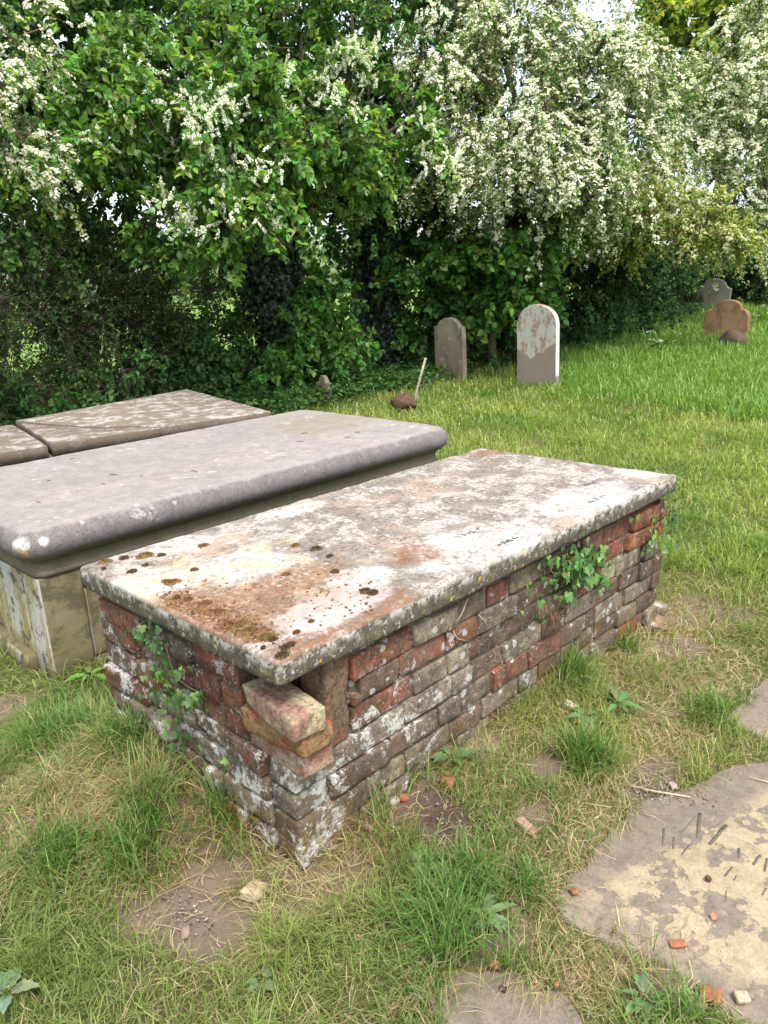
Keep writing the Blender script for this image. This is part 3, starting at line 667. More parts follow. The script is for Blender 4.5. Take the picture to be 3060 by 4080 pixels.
FL2 = flag("ledger_stone", "plain brownish flat stone in the grass at the bottom edge of the photo",
     [G(*R8(200, 1400)), G(*R8(290, 1290)), G(*R8(440, 1260)), G(*R8(545, 1270)), G(*R8(640, 1330)), G(*R8(830, 1390)), G(*R8(900, 1500)), (.10, -1.2, 0), (-.25, -1.1, 0), (-.16, -.62, 0)], .010, 5)
FL3 = flag("ledger_stone", "bare flat stone between the far foot of the brick tomb and the lichened ledger",
     [G(*R8(1470, 190)), G(*R8(1560, 110)), G(*R8(1630, 20)), (2.45, -.62, 0), (2.4, -1.25, 0), (1.55, -1.2, 0), G(3060, 2955), G(*R8(1560, 240))], .010, 8)
def inpoly(x, y, poly):
    c = np.zeros(x.shape, bool)
    for (ax_, ay_), (bx_, by_) in zip(poly, np.roll(poly, -1, 0)):
        m = ((ay_ > y) != (by_ > y)); c ^= m & (x < (bx_ - ax_) * (y - ay_) / (by_ - ay_ + 1e-12) + ax_)
    return c

# ------------------------------------------------------------------ headstones (faces look along -x, as the chest tombs' ends do)
def arc(cx, cz, r, a0, a1, n, rz=None): 
    a = np.radians(np.linspace(a0, a1, n)); return [(cx + r * math.cos(t), cz + (rz or r) * math.sin(t)) for t in a]
def headstone(name, label, pos, w, h, t, outline, mat, lean=(0, 0), yaw=0, seed=0):
    """outline: (y, z) from the -y foot over the top to the +y foot; bevelled solid"""
    zb = float(gh(pos[0], pos[1])) if len(pos) < 3 else pos[2]
    th = thing(name, label, "gravestone", (pos[0], pos[1], zb))
    o = np.array([(-w / 2, -.25)] + outline + [(w / 2, -.25)], float); o = o[::-1] if False else o
    n = len(o); d = np.roll(o, -1, 0) - np.roll(o, 1, 0); nn = nrm(np.stack([d[:, 1], -d[:, 0]], 1))
    if ((o[:, 0] * np.roll(o[:, 1], -1) - o[:, 1] * np.roll(o[:, 0], -1)).sum()) < 0: nn = -nn
    b = .010; V = []
    for x, ins in ((-t / 2, b), (-t / 2 + b, 0), (t / 2 - b, 0), (t / 2, b)): 
        q = o - nn * ins; V.append(np.stack([np.full(n, x), q[:, 0], q[:, 1]], 1))
    V = np.concatenate(V); V = V + .006 * (np.stack([fbm(V, 9, seed), fbm(V, 9, seed + 1), fbm(V, 9, seed + 2)], 1) * 2 - 1)
    k = np.arange(n); k2 = (k + 1) % n; F = [np.stack([a * n + k, a * n + k2, (a + 1) * n + k2, (a + 1) * n + k], 1) for a in range(3)] + [k[::-1], 3 * n + k]
    V = rotm(V, (lean[0], lean[1], yaw), (0, 0, 0)) + np.array([pos[0], pos[1], zb])
    mb = MB(); mb.add(V, F); o_ = mb.build("stone", mat, th)
    for p in o_.data.polygons: p.use_smooth = False
    return th, zb
def hs2x(g, c):
    q = (8.3, 4.66, 0); x, y, z = g.sep(g.P); nx, ny, nz = g.sep(g.N)
    c = g.mix(g.noise(9, 6, .7), (.18, .148, .122), (.27, .228, .195))
    yy = g.mth('ABSOLUTE', g.mth('SUBTRACT', y, q[1] - .03)); 
    ln = g.add(g.add(.40, g.mul(yy, .55)), g.mul(g.mth('SUBTRACT', g.noise(6, 5, .7), .5), .14))
    up = g.step(g.mth('SUBTRACT', z, ln), -.004, .006)
    wh = g.mix(g.noise(10, 6, .7), (.33, .32, .30), (.47, .455, .43)); wh = g.mix(g.mul(g.step(g.noise(6, 7, .7, off=(0, 3, 3), vec=g.scalev((1, 1.3, .8))), .48, .58), .85), wh, (.25, .16, .115))
    c = g.mix(up, c, wh)
    ed = g.step(ny, -.4, -.7); c = g.mix(g.mul(ed, g.step(z, .17, .20), g.step(g.noise(14, 7, .8), .34, .46)), c, (.52, .51, .48)); return g.mix(g.mul(g.step(nz, .55, .85), .7), c, (.30, .25, .13))  # side edge whitened: its sunlit brightness is put into the colour
MH1 = mat_head("grey_headstone", (.19, .165, .125), (.32, .285, .22), (.36, .38, .35), .03, lambda g, c: g.mix(g.mul(g.step(g.sep(g.P)[2], .75, .45), .5), c, (.12, .085, .06)))
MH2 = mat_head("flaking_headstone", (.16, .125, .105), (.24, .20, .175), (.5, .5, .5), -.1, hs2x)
MH3 = mat_head("brown_headstone", (.165, .10, .055), (.27, .17, .095), (.30, .22, .15), -.02)
MH4 = mat_head("dark_headstone", (.14, .13, .10), (.22, .21, .165), (.28, .29, .26), .0)
MH5 = mat_head("small_headstone", (.15, .125, .085), (.24, .205, .15), (.28, .27, .22), .0)
def at2(px, py, z=None):
    p = G(px, py, 0)
    for _ in range(8): p = G(px, py, float(gh(p[0], p[1])))
    return p
p1, p2, p3, p4, p5 = at2(1798, 1517), at2(2142, 1540), at2(2888, 1372), at2(2832, 1243), at2(1292, 1603)
W1, H1 = .55, .91
headstone("headstone", "slim grey-brown headstone with an arched top between small square shoulders, nearest the ivy-clad trunk", p1[:2], W1, H1, .09,
          [(-W1 / 2, H1 - .12), (-W1 / 2 + .05, H1 - .115)] + arc(0, H1 - .15, W1 / 2 - .06, 172, 8, 15, .155)[::1] + [(W1 / 2 - .05, H1 - .115), (W1 / 2, H1 - .12)], MH1, (0, -.02), 0, 1)
W2, H2 = .63, 1.09
headstone("headstone", "round-topped headstone with white flaking skin, a pointed brown patch below and a side edge coloured white as if sunlit", p2[:2], W2, H2, .08,
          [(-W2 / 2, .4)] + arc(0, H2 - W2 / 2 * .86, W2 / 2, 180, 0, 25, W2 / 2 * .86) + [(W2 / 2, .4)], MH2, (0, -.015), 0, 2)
W3 = .70
headstone("headstone", "low brown headstone with broad arched top and stepped shoulders in the tall grass", p3[:2], W3, .66, .12,
          [(-.35, .40), (-.34, .402)] + arc(-.245, .40, .09, 178, 90, 8, .10) + [(-.228, .50)] + arc(0, .50, .225, 178, 2, 21, .155) + [(.228, .50)] + arc(.245, .40, .09, 90, 2, 8, .10) + [(.34, .402), (.35, .40)], MH3, (0, .03), .05, 3)
W4, H4 = .74, .74
headstone("headstone", "dark weathered headstone leaning in the shade under the hedge behind the brown one", p4[:2], W4, H4, .1,
          [(-W4 / 2, .55), (-W4 / 2 + .06, .56), (-W4 / 2 + .12, .60)] + arc(0, .58, .25, 150, 30, 11, .16) + [(W4 / 2 - .12, .60), (W4 / 2 - .06, .56), (W4 / 2, .55)], MH4, (.10, -.03), .1, 4)
W5, H5 = .27, .36
headstone("footstone", "very small brown footstone with a humped top in the shade behind the middle tomb", p5[:2], W5, H5, .07,
          [(-W5 / 2, .26), (-W5 / 2 + .05, .265)] + arc(0, .26, .075, 165, 15, 9, .09) + [(W5 / 2 - .05, .265), (W5 / 2, .26)], MH5, (0, .05), -.1, 5)
q = at2(2920, 1385); mb = MB(); blob(mb, (q[0] - .35, q[1] - .12, q[2] + .12), (.17, .21, .17), (.075, .055, .042), .3, 4, (12, 12, 12)); tag(mb.build("boulder", M_bit, smooth=True), "rounded dark brown rock lying in front of the brown headstone", "rock")
# stake and clod
q = at2(1640, 1625); top = q + np.array([.13, -.14, .60]); mb = MB(); tube(mb, [q - (0, 0, .1), q + (top - q) * .3 + (.006, 0, 0), q + (top - q) * .65 - (.004, .004, 0), top], [.017, .016, .015, .013], 8, (.34, .27, .19), .3, 2)
tag(mb.build("wooden_stake", M_wood, smooth=True), "thin bare wooden stake leaning out of the grass behind the middle tomb", "stake")
q = at2(1612, 1640); mb = MB(); blob(mb, q + (0, 0, .10), (.13, .14, .12), (.085, .055, .035), .5, 6, (10, 10, 10)); tag(mb.build("earth_clod", M_soilbit, smooth=True), "dark clod of earth at the foot of the leaning stake", "clod")
q = at2(2300, 1312); mb = MB(); tube(mb, [q + (-.55, .35, .02), q + (-.2, .12, .10), q + (.2, -.15, .22), q + (.33, -.25, .27)], [.07, .075, .07, .055], 9, (.17, .095, .06), .35, 4)
tag(mb.build("fallen_log", M_bark, smooth=True), "brown broken log lying at the hedge foot right of the white headstone", "log")

# ------------------------------------------------------------------ fragments, stones, twigs on the ground
def frag(px, py, size, col, label, name="brick_fragment", cat="fragment", seed=0, z=None):
    q = at2(px, py) if z is None else G(px, py, z)
    mb = MB(); s = np.array(size) / 2; r_ = np.random.default_rng(seed); v, F = rbox(-s, s, (5, 5, 4), s.min() * .5, s.min() * .35, 30, seed, s.min() * .6); v = rotm(v, (r_.normal(0, .25), r_.normal(0, .25), r_.uniform(0, 3)), (0, 0, 0)) + q + (0, 0, s[2] * .7 + .004)
    mb.add(v, F, col); tag(mb.build(name, M_bit, smooth=True), label, cat)
TC = (.25, .10, .055)
frag(1788, 3130, (.062, .045, .035), TC, "bright orange brick fragment on the grass above the dark soil patch", seed=1)
frag(1608, 3190, (.03, .022, .018), TC, "small orange chip near the tomb foot beside a grey pebble", seed=2)
frag(1537, 3212, (.026, .024, .018), (.40, .15, .07), "tiny orange chip touching the foot of the brick tomb", seed=3)
frag(1565, 3205, (.036, .03, .022), (.26, .24, .20), "grey pebble between two orange chips at the tomb foot", "pebble", "stone", 4)
frag(2097, 3306, (.062, .026, .02), (.26, .17, .13), "brownish brick sliver on the pale bare patch left of the ledger", seed=5)
frag(2284, 3562, (.022, .018, .01), TC, "orange chip at the left tip of the lichened ledger", seed=6, z=.010)
frag(2699, 3770, (.036, .018, .008), (.27, .11, .06), "split orange sliver on the cream lichen of the large ledger", seed=7, z=.010)
frag(2840, 3660, (.017, .013, .006), (.28, .14, .08), "small orange flake in the middle of the large ledger", seed=8, z=.010)
frag(2832, 3980, (.040, .032, .016), TC, "orange brick fragment on the grit at the lower edge of the large ledger", seed=9, z=.010)
frag(2955, 3988, (.032, .024, .016), (.33, .27, .19), "pale pebble on the lower right of the large ledger", "pebble", "stone", 10, z=.010)
frag(1968, 3853, (.024, .018, .012), TC, "orange chip at the top edge of the bottom stone", seed=11, z=.010)
frag(2217, 3931, (.016, .012, .008), (.28, .13, .07), "tiny orange crumb on the right side of the bottom stone", seed=12, z=.010)
frag(2821, 3512, (.018, .015, .014), (.08, .05, .025), "dark round seed husk lying on the large ledger", "seed_husk", "husk", 13, z=.010)
frag(2005, 3950, (.017, .010, .010), (.05, .04, .03), "black speck of dirt on the bottom stone", "dirt_crumb", "crumb", 14, z=.010)
frag(2272, 2822, (.05, .028, .02), (.52, .48, .41), "whitish stone in the grass along the tomb's long side", "pebble", "stone", 15)
frag(1014, 3570, (.06, .05, .03), (.40, .32, .21), "buff half-buried stone on the bare patch left of the tomb corner", "pebble", "stone", 16)
frag(1480, 3305, (.05, .035, .012), (.25, .18, .17), "flat purplish shard in the dry grass by the tomb corner", "slate_shard", "shard", 17)
frag(740, 3725, (.034, .022, .010), (.20, .14, .115), "thin pinkish shard at the lower edge of the bare soil patch", "tile_shard", "shard", 18)
frag(2680, 3140, (.03, .02, .014), (.36, .28, .24), "pinkish pebble in the grit at the ledger's top edge", "pebble", "stone", 19)
frag(2990, 3975, (.02, .014, .012), (.2, .16, .13), "dark grit stone at the lower right edge of the ledger", "pebble", "stone", 20, z=.01)
def twig(pts, rad, col, label, name="twig", z=.012):
    P_ = [at2(*p) + (0, 0, z) for p in pts]; mb = MB(); tube(mb, P_, rad, 5, col); tag(mb.build(name, M_wood, smooth=True), label, "twig")
twig([(1258, 3412), (1300, 3400), (1347, 3384)], .0045, (.50, .40, .28), "short straw-coloured stick at the foot of the tomb corner")
twig([(2480, 3135), (2600, 3165), (2750, 3190)], .003, (.42, .33, .23), "long pale twig on the grit above the ledger")
twig([(2980, 3110), (3060, 3130), (3140, 3150)], .003, (.42, .36, .26), "straight dry stem across the ledger's top right corner")
mb = MB()
for q in range(900):
    c = R8(rng.normal(1210, 110), rng.normal(500, 40)) if q < 420 else (R8(rng.normal(1390, 55), rng.normal(1400, 60)) if q < 640 else (G(0, 0), ) and (rng.normal(740, 80), rng.normal(3640, 55)))
    if q > 780: c = (rng.normal(1790, 60), rng.normal(3290, 60))
    p = at2(*c); s = rng.uniform(.001, .0035) * (1.6 if rng.random() < .06 else 1); blob(mb, (p[0], p[1], p[2] + .010), (s, s, s * .7), np.array(((.15, .11, .088), (.19, .15, .12), (.10, .075, .06), (.26, .22, .185))[rng.integers(4)]), .35, q, (2, 2, 2))
o = mb.build("soil_grit", M_bit); o["kind"] = "stuff"; tag(o, "loose grit and soil crumbs on the bare patches and ledger edge", "grit")

# ------------------------------------------------------------------ leaves
def leaves(mb, P, A, N, L, Wd, C, fold=.25, curl=.15):
    """ovate folded leaves. P base, A axis, N face normal, L length, Wd width, C colours"""
    n = len(P); A = nrm(A); S = nrm(np.cross(A, N)); N = np.cross(S, A)
    L = np.broadcast_to(L, (n,))[:, None]; Wd = np.broadcast_to(Wd, (n,))[:, None]
    up = N * Wd * fold
    v = np.stack([P, P + A * L * .35 + S * Wd * .5 + up, P + A * L * .72 + S * Wd * .38 + up * .8 - N * L * curl * .4, P + A * L - N * L * curl, P + A * L * .72 - S * Wd * .38 + up * .8 - N * L * curl * .4, P + A * L * .35 - S * Wd * .5 + up], 1).reshape(-1, 3)
    k = np.arange(n)[:, None] * 6
    mb.add(v, np.concatenate([k + [0, 1, 2, 3], k + [3, 4, 5, 0]]), np.repeat(C, 6, 0))
def quads(mb, P, N, s, C):
    n = len(P); N = nrm(N); a = nrm(np.cross(N, rng.normal(0, 1, (n, 3)))); b = np.cross(N, a); s = np.broadcast_to(s, (n,))[:, None]
    v = np.stack([P + a * s, P + b * s, P - a * s, P - b * s], 1).reshape(-1, 3); k = np.arange(n)[:, None] * 4
    mb.add(v, k + [0, 1, 2, 3], np.repeat(C, 4, 0))
def jit(base, n, amt=.25, hue=.12):
    b = np.array(base) * (1 + rng.normal(0, amt, (n, 1))).clip(.45, 1.8); return (b * (1 + rng.normal(0, hue, (n, 3)))).clip(.004, .9)
IVY = np.array([(0, 0), (-.30, -.16), (-.52, .12), (-.30, .34), (-.44, .62), (-.16, .62), (0, 1.0), (.16, .62), (.44, .62), (.30, .34), (.52, .12), (.30, -.16)])
def ivy_leaves(mb, P, N, s, C):
    n = len(P); N = nrm(N); dn = np.array([0, 0, -1.0]) + rng.normal(0, .45, (n, 3)); A = nrm(dn - N * (dn * N).sum(1, keepdims=True)); S = np.cross(A, N)
    s = np.broadcast_to(s, (n,))[:, None, None]; u = IVY[None, :, :]
    v = P[:, None] + s * (S[:, None] * u[..., :1] + A[:, None] * u[..., 1:] + N[:, None] * (.18 * np.abs(u[..., :1]) - .25 * u[..., 1:] ** 2 + .05 * np.sin(9 * u[..., 1:])))
    k = np.arange(n)[:, None] * 12; v = v.reshape(-1, 3)
    F = [k + [0, 1, 2, 3], k + [0, 3, 4, 5], k + [0, 5, 6, 7], k + [0, 7, 8, 9], k + [0, 9, 10, 11]]; mb.add(v, F, np.repeat(C, 12, 0))
def Z3(x, y): return (1800 + x / 1.7281, 1900 + y / 1.7281)
def Z1(x, y): return (400 + x / 2.0113, 2350 + y / 2.0113)
def ivy(label, clusters, plane, stems, seed):
    """clusters of (px, py, spread px, count) on the wall plane"""
    global rng; rng = np.random.default_rng(seed); fn = (lambda p: PY(*p, .035)) if plane == 'y' else (lambda p: PX(*p, .03))
    nn = np.array([0, -1., .25]) if plane == 'y' else np.array([-1., 0, .25])
    P_, S_ = [], []
    for (px, py, sx, sy, n, sz) in clusters:
        for _ in range(n): P_.append(fn((px + rng.normal(0, sx), py + rng.normal(0, sy)))); S_.append(sz * rng.uniform(.55, 1.25))
    P_ = np.array(P_); S_ = np.array(S_); n = len(P_); P_[:, 0] = np.minimum(P_[:, 0], 2.13 + .02 * rng.random(n)); P_ = P_ + nn * rng.uniform(.004, .06, (n, 1))
    t = thing("ivy", label, "ivy", P_.mean(0)); mb = MB(); C = jit((.065, .14, .038), n, .35, .1); young = rng.random(n) < .25; C[young] = jit((.13, .22, .055), young.sum(), .15)
    ivy_leaves(mb, P_, nn + rng.normal(0, .38, (n, 3)), S_, C); mb.build("leaves", M_ivy, t)
    mb = MB()
    for st in stems:
        q = [fn(p) + nn * rng.uniform(.004, .012) for p in st]; tube(mb, q, np.linspace(.0025, .0012, len(q)), 5, (.17, .12, .07))
    mb.build("stem", M_bark, t)
def zz(f, l): return [f(*p) for p in l]
ivy("thick clump of ivy hanging from under the slab, middle of the brick tomb's long wall", [(*Z3(790, 610), 58, 30, 80, .031), (*Z3(900, 540), 45, 32, 62, .032), (*Z3(820, 700), 58, 30, 60, .031), (*Z3(740, 800), 26, 20, 12, .032), (*Z3(640, 740), 25, 24, 9, .024), (*Z3(520, 810), 8, 8, 3, .032), (*Z3(470, 960), 46, 14, 9, .026), (*Z3(960, 700), 22, 18, 8, .026), (*Z3(450, 740), 7, 12, 3, .026)],
    'y', [zz(Z3, [(640, 620), (720, 700), (700, 850), (560, 960)]), zz(Z3, [(900, 480), (860, 600), (800, 740), (700, 830)]), zz(Z3, [(700, 1000), (640, 900), (600, 800)])], 21)
ivy("ivy trailing down over the far corner of the brick tomb's long wall", [(*Z3(1360, 330), 22, 32, 18, .030), (*Z3(1385, 460), 28, 24, 16, .030), (*Z3(1470, 200), 18, 38, 15, .028), (*Z3(1470, 90), 14, 20, 6, .028), (*Z3(1500, 265), 16, 18, 9, .027), (*Z3(1310, 500), 10, 16, 5, .026), (*Z3(1210, 285), 8, 8, 3, .028)],
    'y', [zz(Z3, [(1330, 540), (1370, 420), (1350, 250), (1440, 160), (1470, 70)]), zz(Z3, [(1440, 160), (1500, 240), (1530, 280)])], 22)
ivy("ivy climbing the end wall of the brick tomb up to the slab edge", [(*Z1(435, 270), 14, 26, 10, .024), (*Z1(390, 310), 14, 14, 6, .026), (*Z1(530, 430), 18, 44, 18, .028), (*Z1(620, 640), 42, 26, 24, .028), (*Z1(800, 800), 38, 26, 12, .028), (*Z1(680, 820), 42, 30, 18, .027), (*Z1(740, 890), 22, 20, 9, .027), (*Z1(640, 1020), 10, 44, 12, .026), (*Z1(660, 1200), 14, 34, 10, .026), (*Z1(560, 800), 24, 36, 10, .022), (*Z1(1090, 1320), 5, 5, 1, .030), (*Z1(850, 1270), 5, 5, 1, .026)],
    'x', [zz(Z1, [(690, 1280), (660, 1100), (650, 900), (590, 650), (540, 450), (440, 250), (440, 110)]), zz(Z1, [(600, 680), (720, 780), (850, 830)])], 23)
q = [PY(*Z3(*p), .034) for p in ((110, 840), (70, 940), (10, 1040), (-20, 1060))]; q2_ = [PY(*Z3(*p), .03) for p in ((10, 1060), (40, 1115), (105, 1130))]
t = thing("dead_creeper", "pale dead creeper stems clinging to the red top bricks of the long wall", "creeper", q[1])
for pts_ in (q, q2_, [PY(*Z3(*p), .032) for p in ((185, 950), (225, 990), (250, 1040))]):
    mb = MB(); tube(mb, pts_, .002, 5, (.34, .26, .18)); mb.build("stem", M_wood, t, smooth=True)
# dry root tuft hanging out of the wall
rng = np.random.default_rng(9)
mb = MB()
for k in range(60):
    a = PY(*Z3(690 + rng.normal(0, 45), 900 + rng.normal(0, 45)), .035); b = a + (rng.normal(0, .02), -rng.uniform(.01, .05), -rng.uniform(.04, .16)); b = a + (b - a) * .7; tube(mb, [a, a + (b - a) * .35 + (rng.normal(0, .02), -.02, .01), a + (b - a) * .7 + (rng.normal(0, .022), -.01, 0), b + (rng.normal(0, .02), 0, 0)], .0007, 3, jit((.22, .13, .07), 1)[0])
o = tag(mb.build("dry_root_tuft", M_wood), "rusty tuft of dry roots hanging from the brick wall below the ivy clump", "roots")

# broad-leaved weeds
def weed(px, py, n, L, Wd, label, col, seed, rise=.35, cat="weed", name="weed", fold=.12):
    global rng; rng = np.random.default_rng(seed); q = at2(px, py); t = thing(name, label, cat, q)
    mb = MB(); a = np.arange(n) * 2.4 + rng.normal(0, .4, n); A = np.stack([np.cos(a), np.sin(a), np.full(n, rise) + rng.normal(0, .12, n)], 1); Nn = np.stack([-np.cos(a) * rise, -np.sin(a) * rise, np.ones(n)], 1) + rng.normal(0, .2, (n, 3))
    l = L * rng.uniform(.55, 1.15, n); P_ = q + np.array([0, 0, .035]) + A * .01; S = nrm(np.cross(nrm(A), Nn)); Ax = nrm(A); N3 = np.cross(S, Ax)
    m = 9; ts = np.linspace(0, 1, m); wv = np.sin(np.pi * ts ** .75) * (1 + .35 * (np.arange(m) % 2)) ; wv[0] = .12; wv[-1] = .02
    mid = P_[:, None] + Ax[:, None] * (l[:, None] * ts)[..., None] - np.array([0, 0, 1.]) * (l[:, None] * .38 * ts ** 2)[..., None]
    off = S[:, None] * (Wd * l[:, None] / L * .5 * wv)[..., None]; upv = N3[:, None] * (Wd * fold * wv)[None, :, None]
    v = np.stack([mid - off + upv, mid, mid + off + upv], 2).reshape(-1, 3); v[:, 2] = np.maximum(v[:, 2], gh(v[:, 0], v[:, 1]) + .012)
    k = (np.arange(n)[:, None] * m + np.arange(m - 1)[None]).reshape(-1, 1) * 3
    mb.add(v, [k + [0, 1, 4, 3], k + [1, 2, 5, 4]], np.repeat(jit(col, n, .15), m * 3, 0)); mb.build("leaves", M_ivy, t, smooth=True)
weed(1930, 3700, 16, .085, .019, "large dull-green rosette of drooping jagged leaves above the bottom stone", (.12, .19, .075), 1)
weed(1790, 3590, 6, .05, .020, "round-leaved dock seedling in the bright grass left of the ledger", (.12, .22, .08), 2)
weed(2460, 2840, 9, .09, .020, "dark broad-leaved weed in the grass beside the dense tuft", (.09, .16, .05), 3)
weed(1800, 3060, 8, .085, .026, "dark green rosette weed against the mossy foot of the brick wall", (.09, .16, .05), 4)
weed(2230, 2580, 5, .15, .035, "upright dock leaf standing against the far brick wall", (.13, .20, .10), 5, 1.6)
weed(2560, 4030, 16, .05, .016, "small leafy weed by the grit under the ledger", (.10, .17, .06), 6, .5)
weed(1050, 3960, 5, .035, .017, "pale round weed leaves in the front lawn", (.11, .18, .07), 7)
weed(40, 4010, 7, .06, .028, "greyish weed leaves in the bottom left corner", (.13, .19, .10), 8)
weed(2330, 2890, 6, .07, .026, "flat dandelion leaves at the top of the dense tuft", (.10, .18, .06), 9)
weed(1700, 3480, 6, .09, .03, "small plantain rosette below the dark soil patch", (.11, .19, .06), 10)
weed(360, 2720, 5, .10, .026, "bright dandelion leaf rosette at the foot of the limestone corner post", (.14, .24, .06), 12)

# ------------------------------------------------------------------ trees and shrubs
def sprays(blobs, Ls, droop, up=.15, arch=0):
    """twig sprays filling the blobs: origin, direction, length"""
    O, D, Ln_ = [], [], []
    for (c, r_, n) in blobs:
        if arch:                                # sprays set along long arching boughs
            m = max(3, n // arch); r_ = np.array(r_); u = nrm(rng.normal(0, 1, (m, 3)) + (0, 0, .35)); o0 = np.array(c) + u * r_ * rng.uniform(.1, .6, (m, 1)); bl = rng.uniform(.7, 1.25, m) * r_.mean()
            d0 = nrm(u + rng.normal(0, .35, (m, 3)) + (0, 0, up)); bs = (o0, d0, bl, droop * .9); i_ = rng.integers(0, m, n); t_ = rng.uniform(.15, 1.05, n); p_, g_2 = spt(bs, i_, t_)
            O.append(p_ + rng.normal(0, .04, p_.shape)); D.append(nrm(g_2 + rng.normal(0, .55, p_.shape))); Ln_.append(Ls * rng.uniform(.5, 1.2, n) * (1.1 - .4 * t_)); continue
        u = nrm(rng.normal(0, 1, (n, 3))); s = rng.uniform(.35, 1.0, (n, 1)) ** .6; o = np.array(c) + u * s * np.array(r_)
        d = u * .9 + rng.normal(0, .45, (n, 3)) + np.array([0, 0, up]); O.append(o); D.append(nrm(d)); Ln_.append(Ls * rng.uniform(.6, 1.35, n))
    return np.concatenate(O), np.concatenate(D), np.concatenate(Ln_), droop
def spt(sp, i, t):
    O, D, Ln_, dr = sp; p = O[i] + D[i] * (Ln_[i] * t)[:, None]; p[:, 2] -= dr * Ln_[i] * t ** 2
    tg = D[i].copy(); tg[:, 2] -= 2 * dr * t; return p, nrm(tg)
def leafset(mb, sp, per, L, Wd, col, amt=.28, tip=None, flat=.8, t0=.1):
    K = len(sp[0]); n = K * per; i = np.repeat(np.arange(K), per); t = rng.uniform(t0, 1, n); p, tg = spt(sp, i, t)
    side = rng.normal(0, 1, (n, 3)); side = nrm(side - tg * (side * tg).sum(1, keepdims=True)); A = nrm(tg * .6 + side + np.array([0, 0, -.25]))
    Nn = np.array([0, 0, flat]) + nrm(sp[1][i]) * .35 + rng.normal(0, .45, (n, 3)); C = jit(np.array(col) * 1.4, n, amt); C *= rng.uniform(.75, 1.25, K)[i][:, None]
    if tip is not None: m = (rng.random(K) < .3)[i] & (t > .55); C[m] = jit(np.array(tip) * 1.25, m.sum(), .2)
    leaves(mb, p, A, Nn, L * rng.uniform(.6, 1.25, n), Wd * rng.uniform(.7, 1.2, n), C)
def twigs(mb, sp, rad, col, frac=1.0, sides=3):
    K = len(sp[0]); sel = np.nonzero(rng.random(K) < frac)[0]; ts = np.array([-.35, .1, .5, 1.0]); m = len(ts)
    i = np.repeat(sel, m); t = np.tile(ts, len(sel)); p, tg = spt(sp, i, t); ref = nrm(np.cross(tg, np.array([.3, .5, .8]))); b = np.cross(tg, ref); r_ = rad * np.tile([1.3, 1, .7, .3], len(sel))[:, None]
    th = np.arange(sides) * 2 * np.pi / sides; v = p[:, None] + r_[:, None] * (ref[:, None] * np.cos(th)[None, :, None] + b[:, None] * np.sin(th)[None, :, None])
    base = (np.arange(len(sel))[:, None] * m + np.arange(m - 1)[None]).reshape(-1, 1, 1) * sides; j = np.arange(sides)[None, :, None]; j2 = (j + 1) % sides
    F = np.concatenate([base + j, base + j2, base + sides + j2, base + sides + j], 2).reshape(-1, 4); mb.add(v.reshape(-1, 3), F, col)
def may(mb, sp, per, s=.011, rad=.03, t0=.3, frac=1.0, white=(.74, .72, .62), petals=8):
    """hawthorn blossom: flat-topped bunches of little white flowers along the upper side of each spray"""
    K = len(sp[0]); sel = np.nonzero(rng.random(K) < frac)[0]; i = np.repeat(sel, per); t = rng.uniform(t0, 1.02, len(i)); p, tg = spt(sp, i, t)
    p = p + np.array([0, 0, .025]) + rng.normal(0, .018, p.shape); n = len(p); j = np.repeat(np.arange(n), petals); upv = nrm(np.array([0, 0, .75]) + nrm(sp[1][i]) * .6 + rng.normal(0, .25, (n, 3)))
    off = rng.normal(0, 1, (len(j), 3)); off = off - upv[j] * (off * upv[j]).sum(1, keepdims=True) * .7; pp = p[j] + off * rad * .55; quads(mb, pp, upv[j] + off * .45, s * rng.uniform(.7, 1.25, len(j)), jit(white, len(j), .06, .02))
def racemes(mb, P_, A, ln=.115, rad=.019, m=34):
    n = len(P_); j = np.repeat(np.arange(n), m); t = rng.random(len(j)); A = nrm(A); a1 = nrm(np.cross(A, rng.normal(0, 1, (n, 3)))); b1 = np.cross(A, a1); th = rng.uniform(0, 6.28, len(j)); l = ln * rng.uniform(.7, 1.25, n)
    dirv = a1[j] * np.cos(th)[:, None] + b1[j] * np.sin(th)[:, None]; r_ = rad * (1 - .55 * t)[:, None]
    quads(mb, P_[j] + A[j] * (l[j] * t)[:, None] + dirv * r_, dirv + rng.normal(0, .35, dirv.shape), .0085 * rng.uniform(.8, 1.2, len(j)), jit((.80, .80, .74), len(j), .05, .02))
def limbs(mb, base, top, r0, tips, col, seed=0):
    base, top = np.array(base, float), np.array(top, float); tube(mb, [base - (0, 0, .2), base + (top - base) * .3 + rng.normal(0, .05, 3) * (1, 1, 0), base + (top - base) * .65 + rng.normal(0, .07, 3) * (1, 1, 0), top], [r0 * 1.25, r0, r0 * .8, r0 * .55], 10, col, .25, seed)
def boughs(mb, base, top, tips, r0, col):
    base, top = np.array(base, float), np.array(top, float)
    for c in tips:
        s = base + (top - base) * rng.uniform(.45, .98); e = np.array(c, float); m1 = s + (e - s) * .4 + np.array([0, 0, .12]) + rng.normal(0, .12, 3); m2 = s + (e - s) * .75 + np.array([0, 0, .1]) + rng.normal(0, .1, 3)
        tube(mb, [s, m1, m2, e], [r0 * .5, r0 * .36, r0 * .24, r0 * .1], 6, col, .2)
BARKC = (.10, .08, .06)
def B(px, py, d, rx, ry, rz, n): return (AT(px, py, d), (rx, ry, rz), n)
